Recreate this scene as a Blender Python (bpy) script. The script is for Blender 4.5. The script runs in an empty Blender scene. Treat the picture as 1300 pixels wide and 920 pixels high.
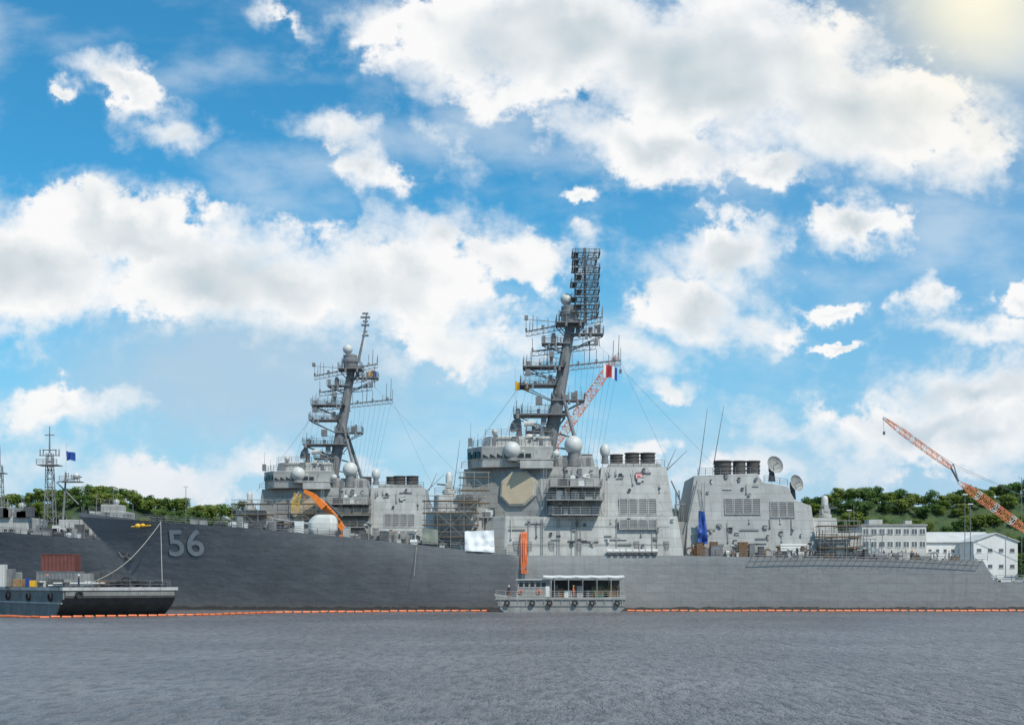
import bpy, bmesh, math, random
from mathutils import Vector, Matrix, noise
random.seed(7)
S=bpy.context.scene
coll=S.collection
F=1600.; H=4.5; HY=739.; CY=210.
def X(px,d=CY): return (px-650.)*d/F
def Z(py,d=CY): return H+(HY-py)*d/F
def V(px,py,d=CY): return (X(px,d),d,Z(py,d))
def lerp(a,b,t): return a+(b-a)*t
def cl(t): return max(0.,min(1.,t))
def interp(x,pts):
    if x<=pts[0][0]: return pts[0][1]
    for (a,b),(c,d) in zip(pts,pts[1:]):
        if x<=c: return b+(d-b)*(x-a)/(c-a)
    return pts[-1][1]
# ---------------------------------------------------------------- nodes
class NB:
    def __init__(s,nt): s.nt=nt
    def n(s,t,**kw):
        o=s.nt.nodes.new(t)
        for k,v in kw.items(): setattr(o,k,v)
        return o
    def set(s,inp,v):
        if hasattr(v,'is_output') : s.nt.links.new(v,inp)
        else: inp.default_value=v
    def m(s,op,a,b=0.,c=0.,clamp=False):
        o=s.n('ShaderNodeMath',operation=op); o.use_clamp=clamp
        s.set(o.inputs[0],a); s.set(o.inputs[1],b); s.set(o.inputs[2],c); return o.outputs[0]
    def vm(s,op,a,b=(0,0,0),c=None):
        o=s.n('ShaderNodeVectorMath',operation=op)
        s.set(o.inputs[0],a); s.set(o.inputs[1],b)
        if c is not None: s.set(o.inputs[2],c)
        return o.outputs['Value'] if op=='LENGTH' else o.outputs[0]
    def scale(s,a,f):
        o=s.n('ShaderNodeVectorMath',operation='SCALE'); s.set(o.inputs[0],a); s.set(o.inputs['Scale'],f); return o.outputs[0]
    def mr(s,v,a,b,c=0.,d=1.,t='SMOOTHSTEP'):
        o=s.n('ShaderNodeMapRange',interpolation_type=t)
        s.set(o.inputs[0],v); 
        for i,k in enumerate((a,b,c,d)): s.set(o.inputs[i+1],k)
        return o.outputs[0]
    def mix(s,f,a,b,mode='MIX'):
        o=s.n('ShaderNodeMix',data_type='RGBA',blend_type=mode)
        s.set(o.inputs[0],f)
        for k,v in ((6,a),(7,b)):
            if isinstance(v,tuple) and len(v)==3: v=v+(1.,)
            s.set(o.inputs[k],v)
        return o.outputs[2]
    def noise(s,vec,sc,det=3.,rough=.55,col=False,dist=0.,dim='3D'):
        o=s.n('ShaderNodeTexNoise',noise_dimensions=dim); s.set(o.inputs['Vector'],vec)
        o.inputs['Scale'].default_value=sc; o.inputs['Detail'].default_value=det
        o.inputs['Roughness'].default_value=rough; o.inputs['Distortion'].default_value=dist
        return o.outputs['Color'] if col else o.outputs[0]
    def comb(s,x,y,z=0.):
        o=s.n('ShaderNodeCombineXYZ'); s.set(o.inputs[0],x); s.set(o.inputs[1],y); s.set(o.inputs[2],z); return o.outputs[0]
    def sep(s,v):
        o=s.n('ShaderNodeSeparateXYZ'); s.set(o.inputs[0],v); return o.outputs
MATS={}
def pm(name,col,rough=.6,var=.12,sc=.5,streak=0.,scol=(.12,.07,.045),panel=0.,bump=.0,metal=0.,boot=False,col2=None,c2s=.3):
    if name in MATS: return MATS[name]
    m=bpy.data.materials.new(name); m.use_nodes=True; nt=m.node_tree; nt.nodes.clear(); b=NB(nt)
    out=b.n('ShaderNodeOutputMaterial'); p=b.n('ShaderNodeBsdfPrincipled'); nt.links.new(p.outputs[0],out.inputs[0])
    pos=b.n('ShaderNodeNewGeometry').outputs['Position']
    n1=b.noise(pos,sc,4.,.6)
    f=b.mr(n1,.3,.7,1-var,1+var,'LINEAR')
    c=b.mix(1.,tuple(col),b.comb(f,f,f),'MULTIPLY')
    if col2: c=b.mix(b.mr(b.noise(pos,c2s,4.),.42,.6),c,tuple(col2))
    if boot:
        # reflected sunlight put into the hull colour: palest amidships, less so aft
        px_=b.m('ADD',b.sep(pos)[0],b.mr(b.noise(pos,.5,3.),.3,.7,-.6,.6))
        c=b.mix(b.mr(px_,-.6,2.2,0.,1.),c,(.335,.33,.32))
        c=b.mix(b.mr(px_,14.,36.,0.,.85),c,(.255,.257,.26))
    if streak>0:
        st=b.noise(b.vm('MULTIPLY',pos,(1.3,1.3,.09)),1.,4.,.65)
        c=b.mix(b.mr(st,.54,.74,0.,streak),c,tuple(scol))
        st2=b.noise(b.vm('MULTIPLY',pos,(.5,.5,.05)),1.,3.,.6)
        lt=tuple(min(1,k*1.35) for k in col)
        c=b.mix(b.mr(st2,.5,.72,0.,min(.8,streak*1.2)),c,lt)
    if panel>0:
        sx=b.sep(pos)
        br=b.n('ShaderNodeTexBrick'); nt.links.new(b.comb(b.m('ADD',sx[0],sx[1]),sx[2]),br.inputs['Vector'])
        br.inputs['Scale'].default_value=1.; br.inputs['Mortar Size'].default_value=.04
        br.inputs['Brick Width'].default_value=3.1; br.inputs['Row Height'].default_value=1.45
        br.inputs['Color1'].default_value=(1,1,1,1); br.inputs['Color2'].default_value=(.84,.84,.84,1); br.inputs['Mortar'].default_value=(.5,.5,.5,1)
        c=b.mix(panel,c,b.mix(1.,c,br.outputs[0],'MULTIPLY'))
    if boot:
        z=b.m('ADD',b.sep(pos)[2],b.mr(b.noise(pos,.6,3.),.3,.7,-.15,.15))
        c=b.mix(b.mr(z,.5,.65,1.,0.),c,(.045,.043,.043))
        c=b.mix(b.mr(z,.7,2.2,.3,0.),c,(.15,.13,.11))
    nt.links.new(c,p.inputs['Base Color'])
    p.inputs['Roughness'].default_value=rough; p.inputs['Metallic'].default_value=metal
    if bump>0:
        bp=b.n('ShaderNodeBump'); bp.inputs['Strength'].default_value=bump; bp.inputs['Distance'].default_value=.3
        nt.links.new(b.noise(b.vm('MULTIPLY',pos,(.5,.5,1.)),.8,2.),bp.inputs['Height']); nt.links.new(bp.outputs[0],p.inputs['Normal'])
    MATS[name]=m; return m
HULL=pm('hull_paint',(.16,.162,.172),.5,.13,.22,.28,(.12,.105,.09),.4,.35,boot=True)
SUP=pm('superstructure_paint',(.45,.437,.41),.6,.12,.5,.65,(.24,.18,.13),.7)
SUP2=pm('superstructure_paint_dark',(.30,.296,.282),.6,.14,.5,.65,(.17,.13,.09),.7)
FUN=pm('funnel_paint',(.375,.37,.355),.6,.12,.5,.55,(.23,.18,.14),.65)
DECK=pm('deck_paint',(.10,.105,.11),.85,.2,.8)
MASTM=pm('mast_paint',(.185,.185,.19),.6,.2,1.)
DARK=pm('soot_brown_grey',(.085,.072,.066),.7,.3,1.)
DKG=pm('dark_grey',(.085,.086,.09),.7,.25,1.)
LVR=pm('louvre_shadow',(.15,.15,.15),.7,.2,1.)
GLS=pm('window_glass',(.015,.02,.025),.12,.2,1.)
BGL=pm('building_window_glass',(.12,.13,.14),.25,.3,.4)
WHT=pm('white_paint',(.70,.70,.68),.5,.08,.8,.25,(.35,.28,.2))
GUNM=pm('gun_paint',(.56,.55,.52),.5,.08,.8,.2,(.35,.28,.2))
CREAM=pm('radar_face_beige',(.52,.41,.28),.7,.08,1.,.2,(.38,.3,.2))
ORG=pm('orange_plastic',(.80,.17,.04),.5,.2,2.)
ORGR=pm('crane_orange_red',(.80,.27,.12),.5,.15,2.)
YEL=pm('yellow_paint',(.75,.42,.03),.5,.15,2.)
AMB=pm('amber_paint',(.80,.20,.02),.5,.12,2.)
RED=pm('red_brown_paint',(.16,.05,.04),.6,.2,1.,.4,(.10,.05,.03))
REDF=pm('red_cloth',(.6,.04,.04),.7,.1,2.)
REDC=pm('crest_red',(.50,.05,.05),.7,.1,2.)
BLU=pm('blue_cloth',(.02,.07,.30),.7,.15,1.5)
WCL=pm('white_cloth',(.75,.76,.76),.8,.1,1.5)
RUB=pm('black_rubber',(.025,.025,.025),.8,.3,3.)
ROPE=pm('rope',(.45,.42,.36),.9,.2,3.)
WIRE=pm('wire',(.12,.12,.13),.6,.1,3.)
BARGE=pm('barge_side_paint',(.19,.185,.175),.8,.22,.7,.7,(.12,.085,.06),0)
BARGD=pm('barge_end_paint',(.06,.06,.06),.8,.4,.7,.6,(.10,.07,.05),0)
WOOD=pm('timber',(.28,.17,.08),.8,.3,2.)
BRN=pm('brown_hose',(.16,.09,.045),.8,.3,2.)
GRN=pm('green_paint',(.04,.12,.08),.6,.2,2.)
WALLG=pm('building_grey_wall',(.52,.50,.46),.8,.12,.25,.35,(.3,.28,.25))
WALLW=pm('building_white_wall',(.72,.71,.69),.7,.06,.25,.25,(.5,.48,.45))
ROOF=pm('metal_roof',(.56,.55,.53),.7,.1,.3,.2,(.4,.36,.32))
CONC=pm('concrete',(.30,.29,.27),.9,.2,.3)
SKIN=pm('skin',(.45,.26,.18),.6,.05,3.)
NAVY=pm('navy_coverall',(.02,.03,.07),.8,.2,3.)
NUM=pm('hull_number_paint',(.36,.365,.38),.6,.12,.8,.2,(.26,.25,.24))
NUMS=pm('hull_number_shadow',(.06,.062,.067),.6,.1,.8)
BARK=pm('bark',(.09,.065,.045),.9,.3,2.)
# ---------------------------------------------------------------- geometry
class G:
    def __init__(s,xf=None): s.v=[];s.f=[];s.m=[];s.xf=xf
    def add(s,vs,fs,m=0):
        b=len(s.v)
        for q in vs:
            q=Vector(q)
            s.v.append(tuple(s.xf(q)) if s.xf else tuple(q))
        for f in fs: s.f.append([b+i for i in f]); s.m.append(m)
        return s
    def loft(s,rings,m=0,caps=True,closed=True):
        n=len(rings[0]); vs=[p for r in rings for p in r]; fs=[]
        for i in range(len(rings)-1):
            for j in range(n if closed else n-1):
                k=(j+1)%n; fs.append((i*n+j,i*n+k,(i+1)*n+k,(i+1)*n+j))
        if caps: fs.append(tuple(range(n))[::-1]); fs.append(tuple((len(rings)-1)*n+j for j in range(n)))
        return s.add(vs,fs,m)
    def hexa(s,b,t,m=0): return s.loft([b,t],m)
    def box(s,x0,x1,y0,y1,z0,z1,m=0):
        return s.hexa([(x0,y0,z0),(x1,y0,z0),(x1,y1,z0),(x0,y1,z0)],[(x0,y0,z1),(x1,y0,z1),(x1,y1,z1),(x0,y1,z1)],m)
    def cbox(s,c,sx,sy,sz,m=0): return s.box(c[0]-sx/2,c[0]+sx/2,c[1]-sy/2,c[1]+sy/2,c[2],c[2]+sz,m)
    def tube(s,p,q,r0,r1=None,n=6,m=0):
        p=Vector(p);q=Vector(q); r1=r0 if r1 is None else r1
        d=(q-p); 
        if d.length<1e-6: return s
        d.normalize(); a=Vector((0,0,1)) if abs(d.z)<.9 else Vector((1,0,0))
        u=d.cross(a).normalized(); w=d.cross(u)
        R=[[c+(u*math.cos(2*math.pi*i/n)+w*math.sin(2*math.pi*i/n))*r for i in range(n)] for c,r in ((p,r0),(q,r1))]
        return s.loft(R,m)
    def path(s,pts,r,n=5,m=0):
        for a,b in zip(pts,pts[1:]): s.tube(a,b,r,r,n,m)
        return s
    def lathe(s,c,prof,n=20,m=0,M=None):
        R=[]
        for r,z in prof:
            ring=[]
            for i in range(n):
                q=Vector((r*math.cos(2*math.pi*i/n),r*math.sin(2*math.pi*i/n),z))
                if M: q=M@q
                ring.append(q+Vector(c))
            R.append(ring)
        return s.loft(R,m)
    def ball(s,c,r,n=16,m=0,sz=1.):
        k=9; return s.lathe(c,[(max(.01,r*math.sin(math.pi*i/k)),-r*sz*math.cos(math.pi*i/k)) for i in range(k+1)],n,m)
    def torus(s,c,R,r,axis='Y',n=18,k=7,m=0):
        rings=[]
        for i in range(n):
            a=2*math.pi*i/n; ring=[]
            for j in range(k):
                t=2*math.pi*j/k; rr=R+r*math.cos(t); h=r*math.sin(t)
                q=(rr*math.cos(a),rr*math.sin(a),h)
                if axis=='Y': q=(q[0],h,q[1])
                if axis=='X': q=(h,q[0],q[1])
                ring.append((c[0]+q[0],c[1]+q[1],c[2]+q[2]))
            rings.append(ring)
        rings.append(rings[0]); return s.loft(rings,m,caps=False)
    def lattice(s,p,q,w0,w1,n,r,cols=(0,),wm=None):
        p=Vector(p);q=Vector(q); d=(q-p).normalized(); a=Vector((0,1,0)) if abs(d.y)<.9 else Vector((1,0,0))
        u=d.cross(a).normalized(); w=d.cross(u)
        def W(t):
            if wm: return lerp(w0,wm,cl(t/.2)) if t<.2 else (wm if t<.75 else lerp(wm,w1,(t-.75)/.25))
            return lerp(w0,w1,t)
        R=[]
        for i in range(n+1):
            t=i/n; h=W(t)/2; c=p.lerp(q,t)
            R.append([c+u*h+w*h,c-u*h+w*h,c-u*h-w*h,c+u*h-w*h])
        for i in range(n):
            mm=cols[(i*len(cols)*1)//max(1,n)] if len(cols)>1 else cols[0]
            for j in range(4):
                k=(j+1)%4
                s.tube(R[i][j],R[i+1][j],r,r,5,mm)
                s.tube(R[i][j],R[i][k],r*.6,r*.6,4,mm)
                s.tube(R[i][j] if (i+j)%2 else R[i][k],R[i+1][k] if (i+j)%2 else R[i+1][j],r*.6,r*.6,4,mm)
        return s
    def rail(s,pts,h=1.1,sp=2.,r=.035,m=0,mesh=3):
        for a,b in zip(pts,pts[1:]):
            a=Vector(a);b=Vector(b); n=max(1,int((b-a).length/sp))
            for i in range(n+1):
                c=a.lerp(b,i/n); s.tube(c,c+Vector((0,0,h)),r*1.15,r*1.15,4,m)
            for k in range(mesh):
                z=Vector((0,0,h*(k+1)/mesh)); s.tube(a+z,b+z,r*.8,r*.8,4,m)
        return s
    def platform(s,x0,x1,y0,y1,z,t=.25,rl=True,m=0):
        s.box(x0,x1,y0,y1,z-t,z,m)
        if rl: s.rail([(x0,y0,z),(x1,y0,z),(x1,y1,z),(x0,y1,z),(x0,y0,z)],1.1,1.3,.04,m)
        return s
    def obj(s,name,mats,parent=None,smooth=True,bevel=0.,org=None):
        if not isinstance(mats,(list,tuple)): mats=[mats]
        xs=[q[0] for q in s.v]; ys=[q[1] for q in s.v]; zs=[q[2] for q in s.v]
        c=Vector(org) if org else Vector(((min(xs)+max(xs))/2,(min(ys)+max(ys))/2,min(zs)))
        me=bpy.data.meshes.new(name); me.from_pydata([tuple(Vector(q)-c) for q in s.v],[],s.f)
        for k in mats: me.materials.append(k)
        me.polygons.foreach_set('material_index',s.m)
        bm=bmesh.new(); bm.from_mesh(me); bmesh.ops.recalc_face_normals(bm,faces=bm.faces)
        bm.to_mesh(me); bm.free()
        if smooth:
            me.polygons.foreach_set('use_smooth',[True]*len(me.polygons)); me.set_sharp_from_angle(angle=.6)
        return place(bpy.data.objects.new(name,me),c,parent,bevel)
WL={}
def place(o,c,parent=None,bevel=0.):
    coll.objects.link(o); c=Vector(c); WL[o.name]=c
    if parent: o.parent=parent; o.location=c-WL[parent.name]
    else: o.location=c
    if bevel>0:
        b=o.modifiers.new('bevel','BEVEL'); b.width=bevel; b.segments=1; b.limit_method='ANGLE'
    return o
def tag(o,label,cat,group=None):
    o['label']=label; o['category']=cat
    if group: o['group']=group
    return o
def thing(name,label,cat,loc,group=None):
    o=bpy.data.objects.new(name,None); o.empty_display_size=.5; place(o,loc); return tag(o,label,cat,group)
def copy_tree(o,off,parent=None):
    c=o.copy(); coll.objects.link(c)
    WL[c.name]=WL[o.name]+Vector(off)
    if parent: c.parent=parent; c.location=WL[c.name]-WL[parent.name]
    else: c.location=WL[c.name]
    for ch in list(o.children): copy_tree(ch,off,c)
    return c
def text_bm(body,size,off=0.):
    cu=bpy.data.curves.new('t','FONT'); cu.body=body; cu.size=size; cu.offset=off
    o=bpy.data.objects.new('t',cu); coll.objects.link(o); bpy.context.view_layer.update()
    me=bpy.data.meshes.new_from_object(o.evaluated_get(bpy.context.evaluated_depsgraph_get()))
    bpy.data.objects.remove(o); bm=bmesh.new(); bm.from_mesh(me)
    bmesh.ops.triangulate(bm,faces=bm.faces); return bm
def text_obj(name,body,size,fn,mat,parent,cuts=0,off=0.,sx=1.):
    bm=text_bm(body,size,off)
    for i in range(cuts): bmesh.ops.subdivide_edges(bm,edges=bm.edges,cuts=1,use_grid_fill=False)
    bmesh.ops.triangulate(bm,faces=bm.faces)
    bm.verts.ensure_lookup_table()
    g=G(); g.v=[tuple(fn(v.co.x*sx,v.co.y)) for v in bm.verts]; g.f=[[v.index for v in f.verts] for f in bm.faces]; g.m=[0]*len(g.f)
    bm.free(); return g.obj(name,mat,parent,smooth=False)
# ---------------------------------------------------------------- world
def world():
    w=bpy.data.worlds.new('World'); S.world=w; w.use_nodes=True; nt=w.node_tree; nt.nodes.clear(); b=NB(nt)
    w.cycles.sampling_method='MANUAL'; w.cycles.sample_map_resolution=512
    tc=b.n('ShaderNodeTexCoord').outputs['Generated']; s=b.sep(tc)
    y=b.m('MAXIMUM',b.m('ABSOLUTE',s[1]),.1)
    U=b.m('MULTIPLY_ADD',b.m('DIVIDE',s[0],y),16.,6.5); Vv=b.m('MULTIPLY_ADD',b.m('DIVIDE',s[2],y),-16.,7.39)
    P=b.comb(U,Vv,0.)
    w1=b.scale(b.vm('SUBTRACT',b.noise(P,.8,1.,.5,True,dim='2D'),(.5,.5,.5)),.6)
    w2=b.scale(b.vm('SUBTRACT',b.noise(P,2.2,4.,.58,True,dim='2D'),(.5,.5,.5)),.55)
    P2=b.vm('MULTIPLY',b.vm('ADD',b.vm('ADD',P,w1),w2),(1,1,0))
    B=[(6.9,.5,2.4,.95,0,1.1),(9.0,.8,2.6,1.1,8,1.2),(10.8,1.4,1.9,.85,8,1.05),(8.4,1.85,1.8,.5,8,.85),(9.9,2.2,.8,.28,0,.7),(5.4,.35,1.0,.4,0,.65),(12.3,2.0,.8,.45,-8,.65),(5.6,1.7,.4,.25,0,.4),
       (1.6,1.05,.8,.26,25,.75),(2.3,1.6,.65,.27,8,.75),(.78,1.27,.25,.1,0,.6),(3.6,.2,.35,.12,25,.4),
       (4.3,1.65,.6,.25,25,.75),(4.8,2.2,.5,.28,25,.75),
       (1.6,3.0,2.0,.55,8,1.0),(.3,3.5,1.6,.9,0,1.05),(3.0,3.55,2.1,.75,8,1.05),(4.9,3.6,1.5,.75,8,.95),(5.7,3.0,1.0,.4,8,.7),(6.5,3.3,.8,.35,8,.6),(5.8,4.3,1.7,.5,0,.6),
       (7.35,2.58,.25,.12,0,.6),(7.4,3.1,.22,.22,0,.3),
       (.8,5.2,1.2,.33,-8,.65),
       (9.2,3.25,.85,.5,8,1.1),(8.9,3.9,1.0,.45,25,.9),(9.6,4.2,.6,.33,8,.7),(8.0,4.4,.85,.36,8,.65),(8.4,4.95,.45,.22,0,.6),
       (10.95,2.9,.72,.32,-8,.95),(10.6,3.9,.6,.17,0,.65),(11.9,3.8,.62,.29,-8,.85),(12.9,3.85,.33,.25,0,.75),(10.65,4.41,.5,.07,0,.7),(12.5,4.2,1.0,.15,0,.6),
       (12.4,4.9,1.5,.42,-8,.95),(11.9,5.4,1.9,.48,-8,1.0),(12.6,5.5,1.5,.55,0,.9),(10.1,5.35,.7,.25,0,.4),(9.9,5.95,3.0,.28,0,.42),(2.0,6.0,3.2,.32,0,.42)]
    rotd={}
    for ro in (0,8,-8,25):
        mp=b.n('ShaderNodeMapping',vector_type='POINT'); nt.links.new(P2,mp.inputs[0]); mp.inputs[2].default_value=(0,0,math.radians(-ro)); rotd[ro]=mp.outputs[0]
    fld=None
    for cx,cy,rx,ry,ro,st in B:
        a=math.radians(-ro); ux=cx*math.cos(a)-cy*math.sin(a); uy=cx*math.sin(a)+cy*math.cos(a); rx*=1.06; ry*=1.08
        v=b.vm('MULTIPLY_ADD',rotd[ro],(1/rx,1/ry,0.),(-ux/rx,-uy/ry,0.))
        f=b.m('MULTIPLY_ADD',b.vm('LENGTH',v),-st,st)
        fld=f if fld is None else b.m('SMOOTH_MAX',fld,f,.08)
    fld=b.m('MAXIMUM',fld,-1.)
    q=b.vm('MULTIPLY',P,(1.,1.25,1.))
    fb=b.noise(q,1.6,7.,.58,dim='2D'); fb0=b.m('SUBTRACT',fb,.5)
    la=b.noise(q,.8,2.5,.45,dim='2D'); lb=b.noise(b.vm('ADD',q,(.22,-.30,0)),.8,2.5,.45,dim='2D')
    d=b.m('MULTIPLY_ADD',fb0,1.2,fld)
    soft=b.mr(la,.38,.62,.26,.95)
    core=b.mr(b.m('DIVIDE',b.m('ADD',d,.03),soft),0.,1.)
    halo=b.m('MULTIPLY',b.mr(b.m('MULTIPLY_ADD',fb0,1.9,fld),-.35,.5),.5)
    veil=b.m('MULTIPLY',b.mr(b.noise(b.vm('MULTIPLY',P,(.5,1.,1.)),.8,6.,.55,dim='2D'),.44,.78),.5)
    # smooth grey-blue haze bank low on the port side
    hv=b.vm('LENGTH',b.vm('MULTIPLY_ADD',P2,(1/3.6,1/1.25,0.),(-3.2/3.6,-4.75/1.25,0.)))
    bank=b.mr(hv,1.,.25,0.,.8)
    lit=b.m('MULTIPLY_ADD',b.m('SUBTRACT',la,lb),1.3,1.08)
    lit=b.m('SUBTRACT',lit,b.m('MULTIPLY',b.mr(b.m('MULTIPLY_ADD',fb0,.3,fld),.30,.95),.78))
    lit=b.m('MULTIPLY_ADD',fb0,.22,lit,clamp=True)
    lowf=b.mr(Vv,3.4,5.4)
    cc=b.mix(lit,b.mix(lowf,(.55,.65,.71),(.50,.63,.73)),(1.0,1.0,1.0))
    sky=b.n('ShaderNodeTexSky',sky_type='NISHITA'); sky.sun_disc=False
    sky.sun_elevation=math.radians(52); sky.sun_rotation=math.radians(145)
    base=b.mix(1.,sky.outputs[0],SKYT+(1.,),'MULTIPLY')
    base=b.mix(b.mr(Vv,2.0,7.2,0.,.75),base,b.scale((.37,.63,.83),10.))
    base=b.mix(b.mr(U,7.,13.5,0.,.35),base,b.scale((.30,.50,.76),10.))
    base=b.mix(b.m('MAXIMUM',veil,halo),base,b.scale((.76,.86,.94),9.4))
    base=b.mix(bank,base,b.scale((.50,.66,.80),9.4))
    colr=b.mix(core,base,b.scale(cc,9.6))
    colr=b.mix(b.mr(Vv,4.8,7.2,0.,.6),colr,b.scale((.60,.73,.87),9.2))
    sun=b.vm('LENGTH',b.vm('SUBTRACT',P,(12.4,-.1,0.)))
    colr=b.mix(b.mr(sun,3.2,0.,0.,.35),colr,b.scale((1.,.90,.66),10.))
    colr=b.mix(b.mr(sun,1.5,0.,0.,.9),colr,b.scale((1.,.95,.74),10.6))
    bg=b.n('ShaderNodeBackground'); bg.inputs[1].default_value=.1; nt.links.new(colr,bg.inputs[0])
    o=b.n('ShaderNodeOutputWorld'); nt.links.new(bg.outputs[0],o.inputs[0])
SKYT=(.33,1.22,1.5)
world()
sd=Vector((.38,-.5,.80)).normalized()
L=bpy.data.lights.new('sun','SUN'); L.energy=3.8; L.angle=math.radians(.5); L.color=(1.,.94,.84)
lo=bpy.data.objects.new('sun',L); coll.objects.link(lo); lo.rotation_euler=(-sd).to_track_quat('-Z','Y').to_euler(); lo.location=(60,-100,200)
cam=bpy.data.cameras.new('camera'); co=bpy.data.objects.new('camera',cam); coll.objects.link(co); co.location=(0,0,H)
co.rotation_euler=(math.radians(90),0,0); cam.sensor_width=36; cam.lens=36*F/1300; cam.shift_y=(HY-460)/1300; cam.clip_end=9000; cam.clip_start=.5
S.camera=co
S.view_settings.view_transform='Standard'; S.view_settings.look='None'; S.view_settings.exposure=0
# ---------------------------------------------------------------- sea
def sea():
    m=bpy.data.materials.new('sea_water'); m.use_nodes=True; nt=m.node_tree; b=NB(nt); p=nt.nodes['Principled BSDF']
    pos=b.n('ShaderNodeNewGeometry').outputs['Position']
    n=b.noise(b.vm('MULTIPLY',pos,(.04,.05,1)),1.,3.)
    rip=b.noise(b.vm('MULTIPLY',pos,(1.,.36,1)),1.5,4.,.72)
    c=b.mix(b.mr(n,.35,.65),(.20,.185,.19),(.275,.255,.258)); c=b.mix(b.mr(rip,.44,.66,.0,.65),c,(.05,.047,.052)); nt.links.new(c,p.inputs['Base Color'])  # ripple shading also mixed into the base colour, same pattern as the bump
    p.inputs['Roughness'].default_value=.28; p.inputs['IOR'].default_value=1.33
    p.inputs['Specular IOR Level'].default_value=.5
    h=b.m('ADD',rip,b.m('MULTIPLY',b.noise(b.vm('MULTIPLY',pos,(.3,.16,1)),1.,2.),1.0))
    bp=b.n('ShaderNodeBump'); bp.inputs['Strength'].default_value=1.; bp.inputs['Distance'].default_value=1.25
    nt.links.new(h,bp.inputs['Height']); nt.links.new(bp.outputs[0],p.inputs['Normal'])
    g=G(); g.add([(-4000,-400,0),(4000,-400,0),(4000,6000,0),(-4000,6000,0)],[(0,1,2,3)]); o=g.obj('sea',m,smooth=False); o['kind']='structure'
sea()
# ---------------------------------------------------------------- hull
DZ=[(-72.2,15.5),(-58,14.4),(-44.5,13.4),(-31.4,12.2),(-15,10.5),(-1.2,9.0),(1.2,8.75),(26.9,8.75),(76.3,7.9),(76.9,4.6),(90,4.6)]
def dz(x): return interp(x,DZ)
def stem(z): return -60-12.2*(max(0,z)/15.5)**1.25
def half(x,z):
    zz=cl(z/15.5); xs=stem(z); Lb=62-14*zz; Bm=9.3+.7*cl(z/8); p=1.7+.6*zz
    t=cl((x-xs)/Lb); hb=Bm*(1-(1-t)**p)
    if x>40: hb*=1-.16*((x-40)/44)**2
    return max(.05,hb)
def near(x,z): return CY-half(x,z)
def ship_hull(par):
    ss=[(i/110)**1.25 for i in range(111)]
    xe=84.; NJ=14
    def pt(s,j):
        xd=-72.2+s*(xe+72.2); zd=dz(xd); z=lerp(-2,zd,j/NJ); x=stem(z)+s*(xe-stem(z))
        if j==NJ: x=xd
        return x,z
    for t in (76.3,76.9): 
        k=(t+72.2)/(xe+72.2); i=min(range(len(ss)),key=lambda q:abs(ss[q]-k)); ss[i]=k
    g=G(); n=len(ss)
    for sg in (-1,1):
        vs=[];fs=[]
        for s in ss:
            for j in range(NJ+1):
                x,z=pt(s,j); vs.append((x,CY+sg*half(x,z),z))
        for i in range(n-1):
            for j in range(NJ):
                a=i*(NJ+1)+j; fs.append((a,a+NJ+1,a+NJ+2,a+1))
        g.add(vs,fs)
    vs=[];
    for j in range(NJ+1):
        x,z=pt(1,j); vs+=[(x,CY-half(x,z),z),(x,CY+half(x,z),z)]
    g.add(vs,[(2*j,2*j+1,2*j+3,2*j+2) for j in range(NJ)])
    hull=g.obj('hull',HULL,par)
    g=G(); vs=[];fs=[]
    for s in ss:
        x,z=pt(s,NJ); h=half(x,z)-.02; vs+=[(x,CY-h,z-.06),(x,CY+h,z-.06)]
    for i in range(n-1): fs.append((2*i,2*i+1,2*i+3,2*i+2))
    g.add(vs,fs); g.obj('deck',DECK,par,smooth=False)
    def rl(xs,sg,sp=2.):
        g=G(); g.rail([(x,CY+sg*(half(x,dz(x))-.25),dz(x)-.05) for x in xs],1.1,sp,.035); g.obj('railing',MASTM,par)
    for sg in (-1,1):
        rl([-71+i*2. for i in range(0,37)],sg); rl([30+i*2.3 for i in range(0,21)],sg); rl([77.3,80,83.8],sg,1.4)
    for sg in (-1,1):
        g=G(); vs=[];xs=[-72.15+.5*i for i in range(24)]
        for i,x in enumerate(xs):
            h=half(x,dz(x)); z=dz(x)-.05; vs+=[(x,CY+sg*h,z),(x-.05,CY+sg*(h+.03),z+.75*(1-i/26))]
        g.add(vs,[(2*i,2*i+1,2*i+3,2*i+2) for i in range(len(xs)-1)])
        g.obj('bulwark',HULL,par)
def poly_block(g,bot,top,z0,z1,m=0):
    """footprints as (bearing,depth) of the near side; mirrored about the centreline"""
    def ring(fp,z):
        a=[(X(px,d),d,z) for px,d in fp]; b_=[(x,2*CY-d,zz) for x,d,zz in reversed(a)]
        return a+b_
    return g.loft([ring(bot,z0),ring(top,z1)],m)
def louvre(px0,px1,py0,py1,dep,par,slope=.0,name='louvre_vent'):
    g=G(); x0,x1=X(px0,dep),X(px1,dep); z0,z1=Z(py1,dep),Z(py0,dep)
    yb=dep; yt=dep+slope*(z1-z0)
    def q(x,z,o): return (x,lerp(yb,yt,(z-z0)/(z1-z0))-o,z)
    def slab(a,b,c,d,o0,o1,m): g.hexa([q(a,c,o1),q(b,c,o1),q(b,c,o0),q(a,c,o0)],[q(a,d,o1),q(b,d,o1),q(b,d,o0),q(a,d,o0)],m)
    slab(x0,x1,z0,z1,-.05,.03,1)
    t=.12
    slab(x0-t,x0,z0-t,z1+t,-.05,.14,0); slab(x1,x1+t,z0-t,z1+t,-.05,.14,0); slab(x0,x1,z1,z1+t,-.05,.14,0); slab(x0,x1,z0-t,z0,-.05,.14,0)
    n=7
    for i in range(n):
        z=z0+(i+.5)*(z1-z0)/n; slab(x0,x1,z-.05,z+.04,.031,.1,0)
    return g.obj(name,[FUN,LVR],par,smooth=False)
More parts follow.
